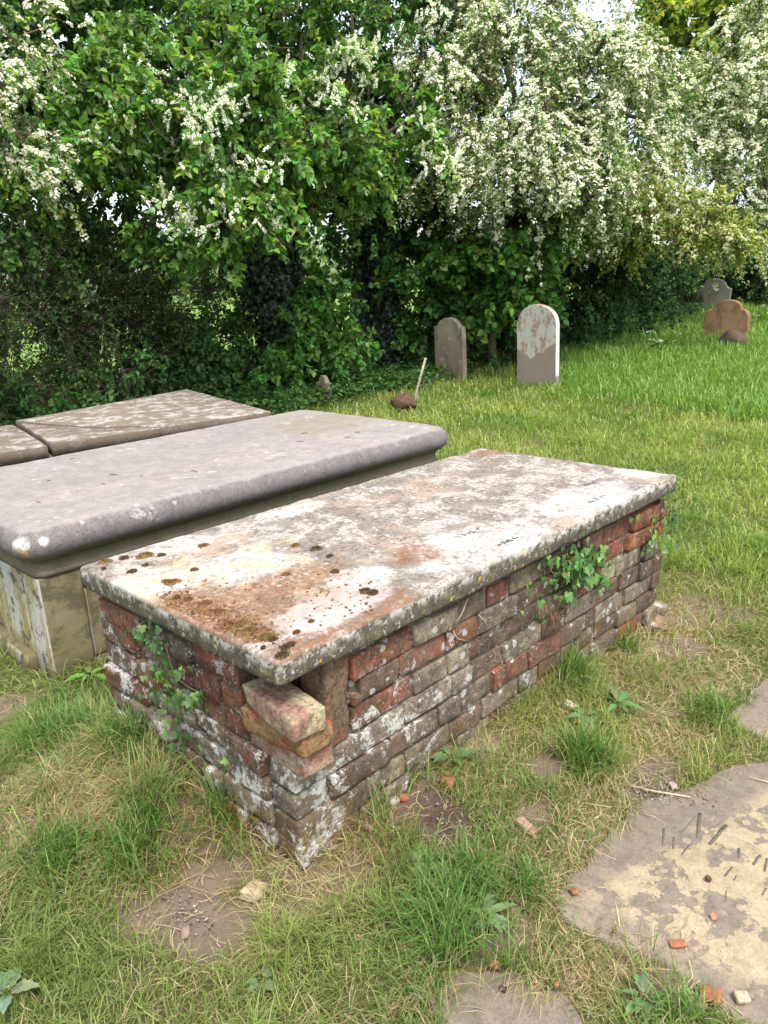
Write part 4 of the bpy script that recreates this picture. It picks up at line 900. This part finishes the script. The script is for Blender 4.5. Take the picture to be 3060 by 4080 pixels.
def tree(name, label, cat, basepx, d, r0, blobs, spec, seed, topz=None, trunk=True):
    global rng; rng = np.random.default_rng(seed)
    b = AT(basepx[0], basepx[1], d); b[2] = gh(b[0], b[1]); t = thing(name, label, cat, b)
    cs = np.array([q[0] for q in blobs]); top = cs.mean(0) * .5 + np.array([b[0], b[1], cs[:, 2].max() * .75]) * .5
    if topz is not None: top = np.array(topz, float)
    if trunk:
        mb = MB(); limbs(mb, b, top, r0, None, BARKC, seed); mb.build("trunk", M_bark, t, smooth=True)
    sp = sprays(blobs, spec.get('L', .6), spec.get('droop', .3), spec.get('up', .15), spec.get('arch', 9))
    mb = MB(); boughs(mb, b, top, cs, r0 * spec.get('bk', 1), BARKC); twigs(mb, sp, spec.get('tw', .005), np.array(BARKC) * .9, spec.get('tf', .5)); mb.build("branches", M_bark, t, smooth=True)
    mb = MB(); leafset(mb, sp, spec['per'], spec['l'], spec['w'], spec['col'], spec.get('amt', .28), spec.get('tip'), spec.get('flat', .8)); mb.build("foliage", M_leaf, t)
    return t, sp, b, top
FAST = 1.0
# dark hedge trees that close the view behind everything
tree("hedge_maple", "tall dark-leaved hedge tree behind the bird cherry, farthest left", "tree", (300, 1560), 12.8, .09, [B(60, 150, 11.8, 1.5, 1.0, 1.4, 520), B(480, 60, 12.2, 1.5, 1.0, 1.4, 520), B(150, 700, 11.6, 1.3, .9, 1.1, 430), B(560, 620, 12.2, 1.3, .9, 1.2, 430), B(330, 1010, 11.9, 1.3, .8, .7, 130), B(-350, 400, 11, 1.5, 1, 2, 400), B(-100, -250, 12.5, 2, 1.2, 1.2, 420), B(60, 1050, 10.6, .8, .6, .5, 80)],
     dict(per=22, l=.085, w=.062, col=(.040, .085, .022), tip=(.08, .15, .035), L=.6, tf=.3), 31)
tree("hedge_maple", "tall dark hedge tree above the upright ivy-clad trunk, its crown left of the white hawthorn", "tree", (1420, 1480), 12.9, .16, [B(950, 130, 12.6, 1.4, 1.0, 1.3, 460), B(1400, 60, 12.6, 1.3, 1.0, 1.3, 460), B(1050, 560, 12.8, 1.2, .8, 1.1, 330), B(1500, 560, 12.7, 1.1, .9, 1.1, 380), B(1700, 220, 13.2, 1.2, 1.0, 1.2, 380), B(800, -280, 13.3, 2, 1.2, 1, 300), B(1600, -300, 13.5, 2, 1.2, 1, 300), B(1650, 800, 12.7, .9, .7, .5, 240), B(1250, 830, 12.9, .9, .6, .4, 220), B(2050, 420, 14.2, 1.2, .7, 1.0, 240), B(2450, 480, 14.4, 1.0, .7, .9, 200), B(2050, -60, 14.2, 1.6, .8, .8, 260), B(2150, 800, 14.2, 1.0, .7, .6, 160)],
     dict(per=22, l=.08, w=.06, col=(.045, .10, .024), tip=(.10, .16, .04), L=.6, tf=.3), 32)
tree("blackthorn", "tangled dark twiggy blackthorn thicket at the hedge foot on the left", "shrub", (260, 1640), 10.2, .05, [B(90, 1230, 10.3, 1.1, .7, .6, 380), B(420, 1270, 10.6, 1.0, .7, .6, 340), B(700, 1220, 11.0, .9, .6, .6, 210), B(60, 1520, 9.9, .8, .5, .35, 160), B(860, 1100, 11.4, .6, .5, .4, 120), B(250, 1080, 10.8, 1.1, .6, .4, 260), B(-300, 1350, 9.8, 1, .8, .9, 220)],
     dict(per=13, l=.045, w=.030, col=(.05, .095, .024), L=.7, droop=.1, tf=1.0, tw=.005), 33)
tree("elder_bush", "dark leafy bush low behind the cracked tomb", "shrub", (800, 1600), 10.7, .05, [B(640, 1500, 10.4, .75, .5, .38, 240), B(850, 1440, 10.7, .5, .4, .42, 160), B(420, 1600, 9.9, .6, .4, .25, 130), B(160, 1640, 9.5, .6, .4, .2, 120), B(120, 1400, 11.8, 1.0, .4, .4, 200), B(480, 1330, 12.0, 1.0, .4, .45, 190), B(820, 1270, 12.2, .8, .4, .4, 90), B(1020, 1330, 11.9, .4, .3, .3, 70)],
     dict(per=16, l=.075, w=.05, col=(.050, .11, .03), L=.45, tf=.6), 34)
# bird cherry: leafy boughs with upright and hanging white racemes
t, sp, b, top = tree("bird_cherry", "bird cherry in flower, its long bough of white spikes reaching out over the middle tomb", "tree", (1230, 1560), 12.3, .14,
     [B(560, 420, 9.6, .7, .6, .45, 120), B(900, 470, 9.0, .75, .6, .42, 150), B(830, 620, 8.9, .7, .6, .42, 150), B(1000, 760, 9.0, .62, .5, .36, 130), B(1200, 560, 9.3, .62, .5, .42, 130), B(1400, 330, 9.4, .42, .4, .24, 80), B(1290, 720, 9.5, .5, .5, .34, 90), B(700, 830, 9.2, .42, .4, .2, 60), B(930, 880, 8.9, .42, .4, .2, 70), B(400, 250, 10, .8, .6, .5, 110), B(720, 200, 10.4, .9, .7, .5, 120), B(1200, 150, 10.6, .8, .6, .5, 110), B(250, 560, 9.6, .6, .5, .4, 70), B(1480, 640, 10.1, .5, .5, .42, 80), B(1620, 480, 10.6, .4, .5, .5, 70)],
     dict(per=18, l=.095, w=.058, col=(.085, .165, .04), tip=(.17, .26, .055), L=.5, droop=.35, tf=.7), 35, topz=AT(1150, 700, 11.6))
mb = MB(); K = len(sp[0])
i_ = np.repeat(np.arange(K), 12); fp, _ = spt(sp, i_, rng.uniform(.3, 1.05, len(i_))); fc = (fp - CAM) @ MW; fpx = CEN + FOC * fc[:, :2] / fc[:, 2:]; fd = np.hypot(fp[:, 0] - CAM[0], fp[:, 1] - CAM[1])
px_ = []
FLW = [(560, 240, 60, 7), (700, 400, 60, 10), (800, 400, 50, 12), (880, 390, 60, 16), (930, 440, 60, 14), (820, 470, 60, 14), (780, 500, 40, 8), (1440, 200, 45, 16), (1370, 260, 60, 22), (1300, 330, 60, 18), (1450, 300, 40, 12), (1250, 400, 60, 10), (1500, 180, 20, 6), (1180, 290, 50, 6), (640, 780, 35, 8), (700, 830, 45, 12), (760, 870, 40, 12), (900, 800, 50, 10), (880, 900, 50, 10), (1080, 880, 50, 10), (700, 900, 60, 8), (820, 590, 60, 12), (950, 660, 60, 10), (1080, 650, 60, 10), (640, 590, 60, 8), (400, 540, 40, 5), (1400, 420, 60, 12), (1700, 620, 50, 14), (1800, 660, 40, 12), (1690, 480, 50, 10), (1740, 40, 40, 8), (1700, 120, 60, 5), (360, 100, 60, 6), (480, 500, 60, 5)]
for (x, y, s, n) in FLW:
    n = int(n * 1.25); xs, ys = x + rng.normal(0, s * .75, n), y + rng.normal(0, s * .6, n)
    for a, c in zip(xs, ys):
        m_ = np.hypot(fpx[:, 0] - a, fpx[:, 1] - c) < 34        # hang it on the outermost leaves of the crown there
        dd = np.percentile(fd[m_], 4) if m_.sum() > 3 else 8.9
        px_.append(AT(a, c, dd - rng.uniform(.0, .10)))
px_ = np.array(px_); A = rng.normal(0, .55, (len(px_), 3)) + np.array([-.35, -.3, -.35]) * rng.uniform(0, 2, (len(px_), 1)); A[rng.random(len(A)) < .3] += (0, 0, 1.3)
racemes(mb, px_, A); sel = rng.choice(K, 120); p, tg = spt(sp, sel, np.full(120, .95)); racemes(mb, p, tg + (0, 0, -.5), .09, .012, 22); mb.build("blossom", M_petal, t)
mb = MB(); sel = rng.choice(K, 260); p, tg = spt(sp, sel, np.full(260, .9))
n = len(p) * 12; j = np.repeat(np.arange(len(p)), 12); quads(mb, p[j] + rng.normal(0, .03, (n, 3)) + (0, 0, -.03), rng.normal(0, 1, (n, 3)), .008, jit((.30, .24, .09), n, .2)); mb.build("faded_flowers", M_petal, t)
# hawthorns
t, sp, b, top = tree("hawthorn", "hawthorn at the left edge with white blossom hanging over the tombs", "tree", (-500, 1650), 8.6, .05, [B(-40, 40, 7.9, .4, .4, .3, 44), B(10, 360, 7.6, .24, .3, .34, 44), B(90, 540, 7.8, .22, .3, .24, 34), B(80, 620, 7.7, .22, .3, .2, 30), B(230, 90, 8.4, .2, .2, .14, 16), B(-300, 300, 7.8, .6, .6, .8, 120), B(200, 620, 8.0, .2, .2, .15, 20)],
     dict(per=16, l=.05, w=.04, col=(.085, .15, .04), tip=(.17, .24, .06), L=.42, droop=.6), 36, topz=AT(-350, 0, 8.4))
mb = MB(); may(mb, sp, 9, .0125, .034, .25, .7); mb.build("blossom", M_petal, t)
t, sp, b, top = tree("hawthorn", "big hawthorn smothered in white blossom, cascading behind the round-topped white headstone", "tree", (2000, 1420), 13.2, .15,
     [B(1750, 330, 12.0, .8, .7, .8, 270), B(2050, 220, 11.8, 1.0, .8, .7, 400), B(2350, 330, 11.9, .9, .8, .75, 400), B(2480, 210, 12.4, .65, .7, .42, 210), B(2150, 520, 11.4, .9, .7, .6, 360), B(1880, 600, 11.7, .6, .6, .6, 230), B(2450, 560, 11.8, .65, .6, .5, 220), B(2040, 650, 11.3, .5, .5, .36, 150), B(2260, 630, 11.2, .5, .5, .36, 170), B(1930, 740, 11.5, .3, .3, .2, 46), B(2370, 730, 11.2, .26, .3, .18, 56), B(2580, 480, 12.2, .4, .5, .42, 100), B(2200, 0, 12.6, 1.2, .8, .6, 260), B(1800, 60, 12.6, .8, .8, .5, 180), B(2620, 300, 12.6, .3, .4, .3, 60), B(1940, 860, 11.3, .10, .12, .10, 10)],
     dict(per=11, l=.045, w=.036, col=(.10, .16, .045), tip=(.15, .21, .06), L=.55, droop=.75, up=.35, tf=.6, tw=.005, arch=14), 37)
mb = MB(); may(mb, sp, 8, .0145, .040, .2, .50); mb.build("blossom", M_petal, t)
t, sp, b, top = tree("hawthorn", "white flowering hawthorn farther off at the right edge", "tree", (3060, 1240), 20.6, .15, [B(2800, 420, 16.6, .9, .9, .8, 260), B(3020, 300, 16.4, 1.1, 1, .9, 330), B(3020, 620, 16.2, .9, .9, .8, 300), B(2750, 620, 16.6, .6, .7, .5, 140), B(2920, 830, 16.0, .6, .6, .5, 150), B(3200, 600, 16.2, 1, 1, 1.6, 220), B(3080, 140, 16.8, .9, .8, .5, 180), B(2680, 490, 16.9, .5, .5, .5, 90)],
     dict(per=12, l=.055, w=.045, col=(.09, .15, .04), tip=(.14, .20, .06), L=.6, droop=.5, up=.35, arch=14), 38)
mb = MB(); may(mb, sp, 8, .018, .055, .15, .62); mb.build("blossom", M_petal, t)
t, sp, b, top = tree("hawthorn_bush", "yellow-green bush with small leaves and no blossom overhanging the lawn, right of the big hawthorn", "shrub", (2450, 1290), 15.0, .09, [B(2230, 930, 13.4, .7, .6, .28, 200), B(2450, 860, 13.4, .7, .6, .28, 260), B(2690, 860, 13.2, .6, .5, .2, 240), B(2830, 900, 13.1, .4, .4, .10, 130), B(2940, 940, 13.0, .25, .3, .07, 70), B(2580, 760, 13.7, .6, .5, .25, 190), B(2380, 750, 13.6, .5, .5, .25, 120), B(2420, 960, 13.8, .6, .5, .16, 130)],
     dict(per=22, l=.045, w=.036, col=(.20, .23, .06), tip=(.32, .32, .11), L=.5, droop=.25, amt=.25), 39)
mb = MB(); may(mb, sp, 6, .011, .03, .3, .5, (.58, .58, .34)); mb.build('blossom', M_petal, t)
tree("hazel_bush", "broad-leaved hazel bush behind the slim headstone", "shrub", (1960, 1440), 12.6, .07, [B(1820, 1060, 12.2, .5, .5, .5, 160), B(1990, 1100, 12.0, .55, .5, .55, 190), B(2130, 960, 12.1, .5, .5, .35, 130), B(1780, 1280, 12.5, .45, .4, .45, 120), B(1930, 1320, 12.4, .5, .4, .4, 150), B(2250, 900, 12.4, .4, .4, .3, 80), B(1650, 1050, 12.8, .5, .4, .5, 100)],
     dict(per=13, l=.105, w=.085, col=(.065, .145, .035), tip=(.13, .23, .045), L=.5, droop=.3), 40)
tree("elm_bush", "mid-green leafy bush between the two ivy-clad trunks", "shrub", (1290, 1540), 11.0, .05, [B(1250, 1330, 10.8, .5, .4, .35, 170), B(1330, 1220, 11.0, .35, .35, .32, 110), B(1190, 1440, 10.7, .4, .35, .22, 110), B(1390, 1400, 11.0, .3, .35, .28, 90), B(1020, 1480, 10.6, .35, .3, .16, 80)],
     dict(per=15, l=.085, w=.06, col=(.075, .17, .04), tip=(.12, .24, .05), L=.38, droop=.25), 41)
tree("sycamore", "yellow-green tree rising against the sky at the top right", "tree", (2800, 1200), 23, .25, [B(2780, 120, 21.5, 1.1, 1, 1.0, 260), B(2900, 260, 21.5, 1.2, 1, .9, 240), B(3060, 60, 21, .8, .8, .6, 150), B(3120, 330, 22, 1.4, 1, 1.2, 200)],
     dict(per=16, l=.15, w=.13, col=(.17, .22, .035), tip=(.26, .28, .05), L=.8, droop=.3), 42)
def ivyhedge(name, label, base, d, blobs, seed, col=(.030, .065, .022), per=14):
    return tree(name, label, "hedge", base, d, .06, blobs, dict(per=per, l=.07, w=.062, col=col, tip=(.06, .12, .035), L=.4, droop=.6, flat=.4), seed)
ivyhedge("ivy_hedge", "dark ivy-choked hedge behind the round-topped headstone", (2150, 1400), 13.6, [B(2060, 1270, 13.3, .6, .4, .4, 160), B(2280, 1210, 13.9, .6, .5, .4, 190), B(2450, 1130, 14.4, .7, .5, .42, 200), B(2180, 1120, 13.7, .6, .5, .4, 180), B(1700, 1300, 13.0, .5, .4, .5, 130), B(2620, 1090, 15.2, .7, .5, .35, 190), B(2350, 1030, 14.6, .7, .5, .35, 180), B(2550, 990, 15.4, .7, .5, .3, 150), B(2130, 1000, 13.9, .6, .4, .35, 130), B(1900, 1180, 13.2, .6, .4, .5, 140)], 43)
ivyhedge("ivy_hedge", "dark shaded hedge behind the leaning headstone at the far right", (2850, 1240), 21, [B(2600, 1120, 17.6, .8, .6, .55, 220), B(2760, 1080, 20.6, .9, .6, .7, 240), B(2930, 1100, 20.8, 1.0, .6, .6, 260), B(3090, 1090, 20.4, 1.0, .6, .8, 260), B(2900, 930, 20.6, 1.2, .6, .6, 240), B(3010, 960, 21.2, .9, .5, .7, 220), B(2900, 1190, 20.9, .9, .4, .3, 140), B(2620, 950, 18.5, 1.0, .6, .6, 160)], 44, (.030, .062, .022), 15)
# ivy-clad trunks
def ivytrunk(label, path, rad, seed, n):
    global rng; rng = np.random.default_rng(seed); P_ = np.array(path, float); b = P_[0].copy(); b[2] = gh(b[0], b[1]); P_[0] = b - (0, 0, .2); t = thing("ivy_clad_tree", label, "tree", b)
    mb = MB(); tube(mb, P_, np.array(rad) * .62, 12, (.03, .026, .018), .3, seed); mb.build("trunk", M_bark, t, smooth=True)
    k = rng.uniform(0, len(P_) - 1.001, n); i = k.astype(int); f = (k - i)[:, None]; c = P_[i] * (1 - f) + P_[i + 1] * f; r_ = (np.array(rad)[i] * (1 - f[:, 0]) + np.array(rad)[i + 1] * f[:, 0])
    a = rng.uniform(0, 6.283, n); d = np.stack([np.cos(a), np.sin(a), np.zeros(n)], 1); bump = 1 + .35 * (n2(a * 1.2, c[:, 2] * 2.2, 1.0, seed) - .5)
    p = c + d * (r_ * bump * rng.uniform(.72, 1.25, n))[:, None]; mb = MB(); ivy_leaves(mb, p, d + rng.normal(0, .4, (n, 3)) + (0, 0, .25), .058 * rng.uniform(.6, 1.25, n), jit((.022, .042, .022), n, .35)); mb.build("ivy_leaves", M_ivy, t)
    mb = MB()
    for q in range(16):
        s = P_[-1] + (P_[-2] - P_[-1]) * rng.uniform(0, 1.2); e = s + (rng.normal(0, .7), rng.normal(0, .4), rng.uniform(.2, 1.0)); tube(mb, [s, (s + e) / 2 + rng.normal(0, .1, 3), e], [.03, .02, .006], 5, (.06, .05, .04))
    mb.build("branches", M_bark, t, smooth=True)
ivytrunk("thick leaning ivy-clad trunk rising behind the tiny footstone", [AT(1110, 1545, 11.3), AT(1100, 1300, 11.2), AT(1060, 1130, 11.1), AT(1030, 980, 11.1), AT(1070, 820, 11.3), AT(1120, 500, 11.6)], [.26, .34, .42, .48, .36, .2], 51, 6500)
ivytrunk("upright ivy-clad trunk rising behind the leaning stake", [AT(1545, 1510, 12.8), AT(1535, 1300, 12.8), AT(1520, 1100, 12.8), AT(1500, 900, 12.8), AT(1480, 700, 12.8), AT(1470, 400, 12.8)], [.32, .40, .42, .44, .36, .2], 52, 6500)
ivytrunk("thin ivy-clad trunk hidden behind the hazel bush", [AT(1760, 1460, 13.4), AT(1750, 1200, 13.4), AT(1740, 950, 13.4), AT(1730, 700, 13.4)], [.22, .28, .26, .15], 53, 2200)
# far hedge across the field behind
rng = np.random.default_rng(61); n = 9000; x = rng.uniform(-25, 75, n); y = 42 + rng.normal(0, 1.2, n) + 3 * np.sin(x * .2); z = gh(x, y) + rng.random(n) ** .7 * (3.2 + 1.5 * n2(x, y, .15, 7))
mb = MB(); leaves(mb, np.stack([x, y, z], 1), rng.normal(0, 1, (n, 3)), np.array([0, -.7, .7]) + rng.normal(0, .4, (n, 3)), .55, .45, jit((.13, .20, .06), n)); o = mb.build("far_hedge", M_leaf); o["kind"] = "stuff"; tag(o, "pale green hedge across the field, glimpsed through the trees", "hedge")

# ------------------------------------------------------------------ grass
rng = np.random.default_rng(71)
def sector(d0, d1, dens, a0=-58, a1=48):
    A_ = R_(a1 - a0) / 2 * (d1 ** 2 - d0 ** 2); n = int(A_ * dens); d = np.sqrt(rng.uniform(d0 ** 2, d1 ** 2, n)); a = math.atan2(.674, .68) + np.radians(rng.uniform(a0, a1, n))
    return CAM[0] + d * np.cos(a), CAM[1] + d * np.sin(a), d
def free(x, y):
    m = ~((x > .035) & (x < 2.09) & (y > .045) & (y < .985)); m &= ~((x > .07) & (x < 2.47) & (y > 1.6) & (y < 2.83))
    xx, yy = x + .09 * (n2(x, y, 9, 61) - .5) + rng.normal(0, .012, x.shape), y + .09 * (n2(x, y, 9, 62) - .5) + rng.normal(0, .012, x.shape)
    for pl in (FL1, FL2, FL3): m &= ~inpoly(xx, yy, pl)
    pc = np.array([e1, e2, e3, e4]); pc = pc.mean(0) + (pc - pc.mean(0)) * .93; m &= ~inpoly(x, y, pc); return m
TUF = [(.95, -.26, .11, .20), (.97, -.30, .10, .18), (-.13, .47, .11, .20), (-.22, .42, .12, .17), (-.02, .23, .05, .12), (.45, -.02, .16, .07), (.30, -.33, .12, .06), (1.35, .01, .12, .16), (.16, -.36, .2, .05), (.40, -.42, .08, .08), (-.05, .75, .12, .14), (.02, .35, .06, .12), (-.1, 1.1, .2, .07), (1.75, .0, .08, .08), (2.9, .6, .25, .1), (3.3, -.1, .2, .1), (1.5, -.45, .16, .07), (.32, -.88, .1, .04), (-.35, .55, .12, .08)]
def blades(mb, x, y, h, wd, C, lean, seg2=True):
    n = len(x); z = gh(x, y) - .004; a = rng.uniform(0, 6.283, n); pa = 2.2 + 2.5 * n2(x, y, 3.0, 81); a = np.where(rng.random(n) < .5, pa + rng.normal(0, .5, n), a)
    dv = np.stack([np.cos(a), np.sin(a), np.zeros(n)], 1); s = np.stack([-np.sin(a + rng.normal(0, .7, n)), np.cos(a), np.zeros(n)], 1); s = nrm(s)
    P0 = np.stack([x, y, z], 1); hh = h[:, None]; ln = lean[:, None]; up = np.array([0, 0, 1.])
    ch = np.sqrt(np.clip(1 - ln ** 2, .05, 1))
    m1 = P0 + up * hh * .42 * (ch * .6 + .4) + dv * hh * ln * .22; m2 = P0 + up * hh * .78 * (ch * .7 + .2) + dv * hh * ln * .58; tp = P0 + up * hh * (ch * .85 - .05 * ln) + dv * hh * ln
    w_ = (wd / 2)[:, None]
    v = np.stack([P0 - s * w_, P0 + s * w_, m1 + s * w_ * .9, m1 - s * w_ * .9, m2 + s * w_ * .6, m2 - s * w_ * .6, tp], 1).reshape(-1, 3); k = np.arange(n)[:, None] * 7
    cf = np.array([.62, .62, .85, .85, 1.05, 1.05, 1.15]); cc = np.repeat(C, 7, 0) 
    mb.add(v, [np.concatenate([k + [0, 1, 2, 3], k + [3, 2, 4, 5]]), k + [5, 4, 6]], cc)
def gcol(x, y, n, dry):
    gcl = n2(x, y, 1.7, 91)[:, None]; a = np.array([.125, .20, .05]); b = np.array([.26, .30, .085]); C = a + (b - a) * np.clip(gcl * 1.6 - .3 + rng.normal(0, .25, (n, 1)), 0, 1)
    lu = lush(x, y)[:, None]; C = C * (1 - lu) + (np.array([.125, .235, .06]) + np.array([.08, .05, .02]) * rng.random((n, 1))) * lu
    isd = rng.random(n) < dry; C[isd] = jit((.40, .325, .19), isd.sum(), .25, .06); rus = isd & (rng.random(n) < .65 * np.maximum(np.exp(-((x + .08) ** 2 + (y - .28) ** 2) / .035), .7 * np.exp(-((x - .30) ** 2 + (y + .02) ** 2) / .03))); C[rus] = jit((.27, .165, .085), rus.sum(), .25, .06); return C * rng.uniform(.8, 1.2, (n, 1)), isd
mb = MB(); mbd = MB()
for (d0, d1, dens, wd) in ((.55, 1.7, 30000, .0026), (1.7, 2.9, 21000, .0031), (2.9, 4.6, 7000, .0050), (4.6, 8, 3000, .0075), (8, 14, 1300, .012), (14, 24, 420, .02)):
    x, y, d = sector(d0, d1, dens); tf = np.zeros(len(x)); th = np.zeros(len(x))
    for cx, cy, r_, hh in TUF:
        g1 = np.exp(-((x - cx) ** 2 + (y - cy) ** 2) / (r_ * .75) ** 2); tf = np.maximum(tf, g1); th = np.maximum(th, hh * g1)
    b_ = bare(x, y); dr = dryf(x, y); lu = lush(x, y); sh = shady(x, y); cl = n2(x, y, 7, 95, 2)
    keep = free(x, y) & (rng.random(len(x)) > b_ * 1.05) & (rng.random(len(x)) < np.clip(.35 + .9 * cl + tf, 0, 1)) & (y < 9.5) & (rng.random(len(x)) > sh * .85)
    x, y, d, tf, th, dr, lu, sh, cl, b_ = [q[keep] for q in (x, y, d, tf, th, dr, lu, sh, cl, b_)]; n = len(x)
    h = (.034 + .056 * cl ** 2 * 1.6) * rng.uniform(.5, 1.5, n) * (1 + .35 * (x < .35) * (d < 3.2)) * (1 + (d > 4) * .5); h = h + th * rng.uniform(.4, 1.1, n) + lu * rng.uniform(.06, .24, n) * np.where(d > 9, .65, 1) + (1 - lu) * (d > 7) * rng.uniform(0, .05, n)
    wl_ = np.exp(-((y + .0) / .07) ** 2) * (x > .25) * (x < 2.2) + np.exp(-((x - .0) / .08) ** 2) * (y > 0) * (y < 1.2); h = h + wl_ * rng.uniform(0, .11, n) * (rng.random(n) < .5)
    C, isd = gcol(x, y, n, np.clip(dr * (1 - .8 * tf), 0, 1)); dkt = np.clip(tf, 0, 1)[:, None] * (~isd)[:, None]; C = C * (1 - dkt * .8) + np.array([.11, .215, .05]) * dkt * .8 * rng.uniform(.75, 1.3, (n, 1)); C = C * (1 - .35 * sh[:, None])  # blades under the hedge darkened, shade put into their colour
    C = C * (1 + .22 * sm(d, 3.2, 5.0))[:, None]; lean = np.clip(rng.beta(2, 2, n) * (1 - .35 * lu - .3 * tf) + .15, .08, .97); lean[isd] = np.clip(lean[isd] + .25, 0, .985)  # lawn farther off paler: sunlit brightness put into the blade colour
    ww = wd * rng.uniform(.6, 1.3, n) * (1 + .5 * tf + .3 * lu)
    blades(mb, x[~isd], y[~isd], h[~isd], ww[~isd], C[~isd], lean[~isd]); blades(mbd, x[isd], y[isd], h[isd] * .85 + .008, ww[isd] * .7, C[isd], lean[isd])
# loose straw lying flat, near the camera
x, y, d = sector(.6, 3.2, 900); m = (rng.random(len(x)) < .15 + dryf(x, y)) & (free(x, y) | (rng.random(len(x)) < .03)) & ~((x > .035) & (x < 2.09) & (y > .045) & (y < .985)) & ~((x > .07) & (y > 1.6)); x, y = x[m], y[m]; n = len(x)
a = rng.uniform(0, 6.283, n); dv = np.stack([np.cos(a), np.sin(a), rng.normal(0, .12, n)], 1); l = rng.uniform(.02, .09, n)[:, None]; P0 = np.stack([x, y, gh(x, y) + rng.uniform(.013, .03, n)], 1); s = np.stack([-np.sin(a), np.cos(a), np.zeros(n)], 1) * .0011; bend = s / .0011 * rng.normal(0, .15, (n, 1)) * l
v = np.stack([P0 - dv * l / 2 - s, P0 - dv * l / 2 + s, P0 + bend + s, P0 + bend - s, P0 + dv * l / 2 + s, P0 + dv * l / 2 - s], 1).reshape(-1, 3); k = np.arange(n)[:, None] * 6
mbd.add(v, np.concatenate([k + [0, 1, 2, 3], k + [3, 2, 4, 5]]), np.repeat(jit((.40, .33, .20), n, .22, .06), 6, 0))
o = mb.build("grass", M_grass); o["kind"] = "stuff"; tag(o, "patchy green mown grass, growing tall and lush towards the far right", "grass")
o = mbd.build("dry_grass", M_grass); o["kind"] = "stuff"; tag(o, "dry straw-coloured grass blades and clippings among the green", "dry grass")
# ground cover in the hedge's shade
x, y, d = sector(7, 20, 900); m = (rng.random(len(x)) < shady(x, y) * .95) & (y < 9) & (rng.random(len(x)) < np.where(d > 13, .45, 1)); x, y, d = x[m], y[m], d[m]; n = len(x)
a = rng.uniform(0, 6.283, n); mb = MB(); leaves(mb, np.stack([x, y, gh(x, y) + rng.uniform(.02, .22, n) * (1 + .6 * (n2(x, y, 1.5, 9) - .5))], 1), np.stack([np.cos(a), np.sin(a), rng.normal(0, .3, n)], 1), np.array([0, 0, 1.]) + rng.normal(0, .45, (n, 3)), .075 * rng.uniform(.6, 1.2, n), .055, jit((.055, .125, .035), n, .3))
o = mb.build("ground_cover", M_leaf); o["kind"] = "stuff"; tag(o, "dark ivy and nettle leaves carpeting the shade under the hedge", "ground cover")
# cow parsley at the edge of the tall grass
CP = [(2330, 1375), (2480, 1335), (2620, 1290), (2690, 1255), (2510, 1355), (2640, 1420), (2560, 1300), (3020, 1310)]
for q, (px, py) in enumerate(CP):
    rng = np.random.default_rng(200 + q); p = at2(px, py); t = thing("cow_parsley", "white cow parsley umbels standing in the long grass between the headstones and the hedge", "wildflower", p, "cow parsley along the hedge foot"); ms = MB()
    for s_ in range(4):
        ml = MB()
        tp = p + (rng.normal(0, .10), rng.normal(0, .10), rng.uniform(.22, .42)); tube(ms, [p, (p + tp) / 2 + (0, 0, .04), tp], .005, 4, (.09, .16, .05)); m = 16; e = rng.normal(0, .028, (m, 3)) * (1, 1, .3) + tp; quads(ml, e, np.array([0, 0, 1.]) + rng.normal(0, .4, (m, 3)), .011, jit((.75, .75, .70), m, .06, .02)); ml.build("blossom", M_petal, t)
    ms.build("stem", M_leaf, t); mb = MB(); m = 40; a = rng.uniform(0, 6.283, m); leaves(mb, p + rng.normal(0, .12, (m, 3)) * (1, 1, .0) + np.stack([a * 0, a * 0, rng.uniform(.03, .25, m)], 1), np.stack([np.cos(a), np.sin(a), a * 0], 1), np.array([0, 0, 1.]) + rng.normal(0, .4, (m, 3)), .10, .05, jit((.08, .17, .04), m)); mb.build("leaves", M_leaf, t)
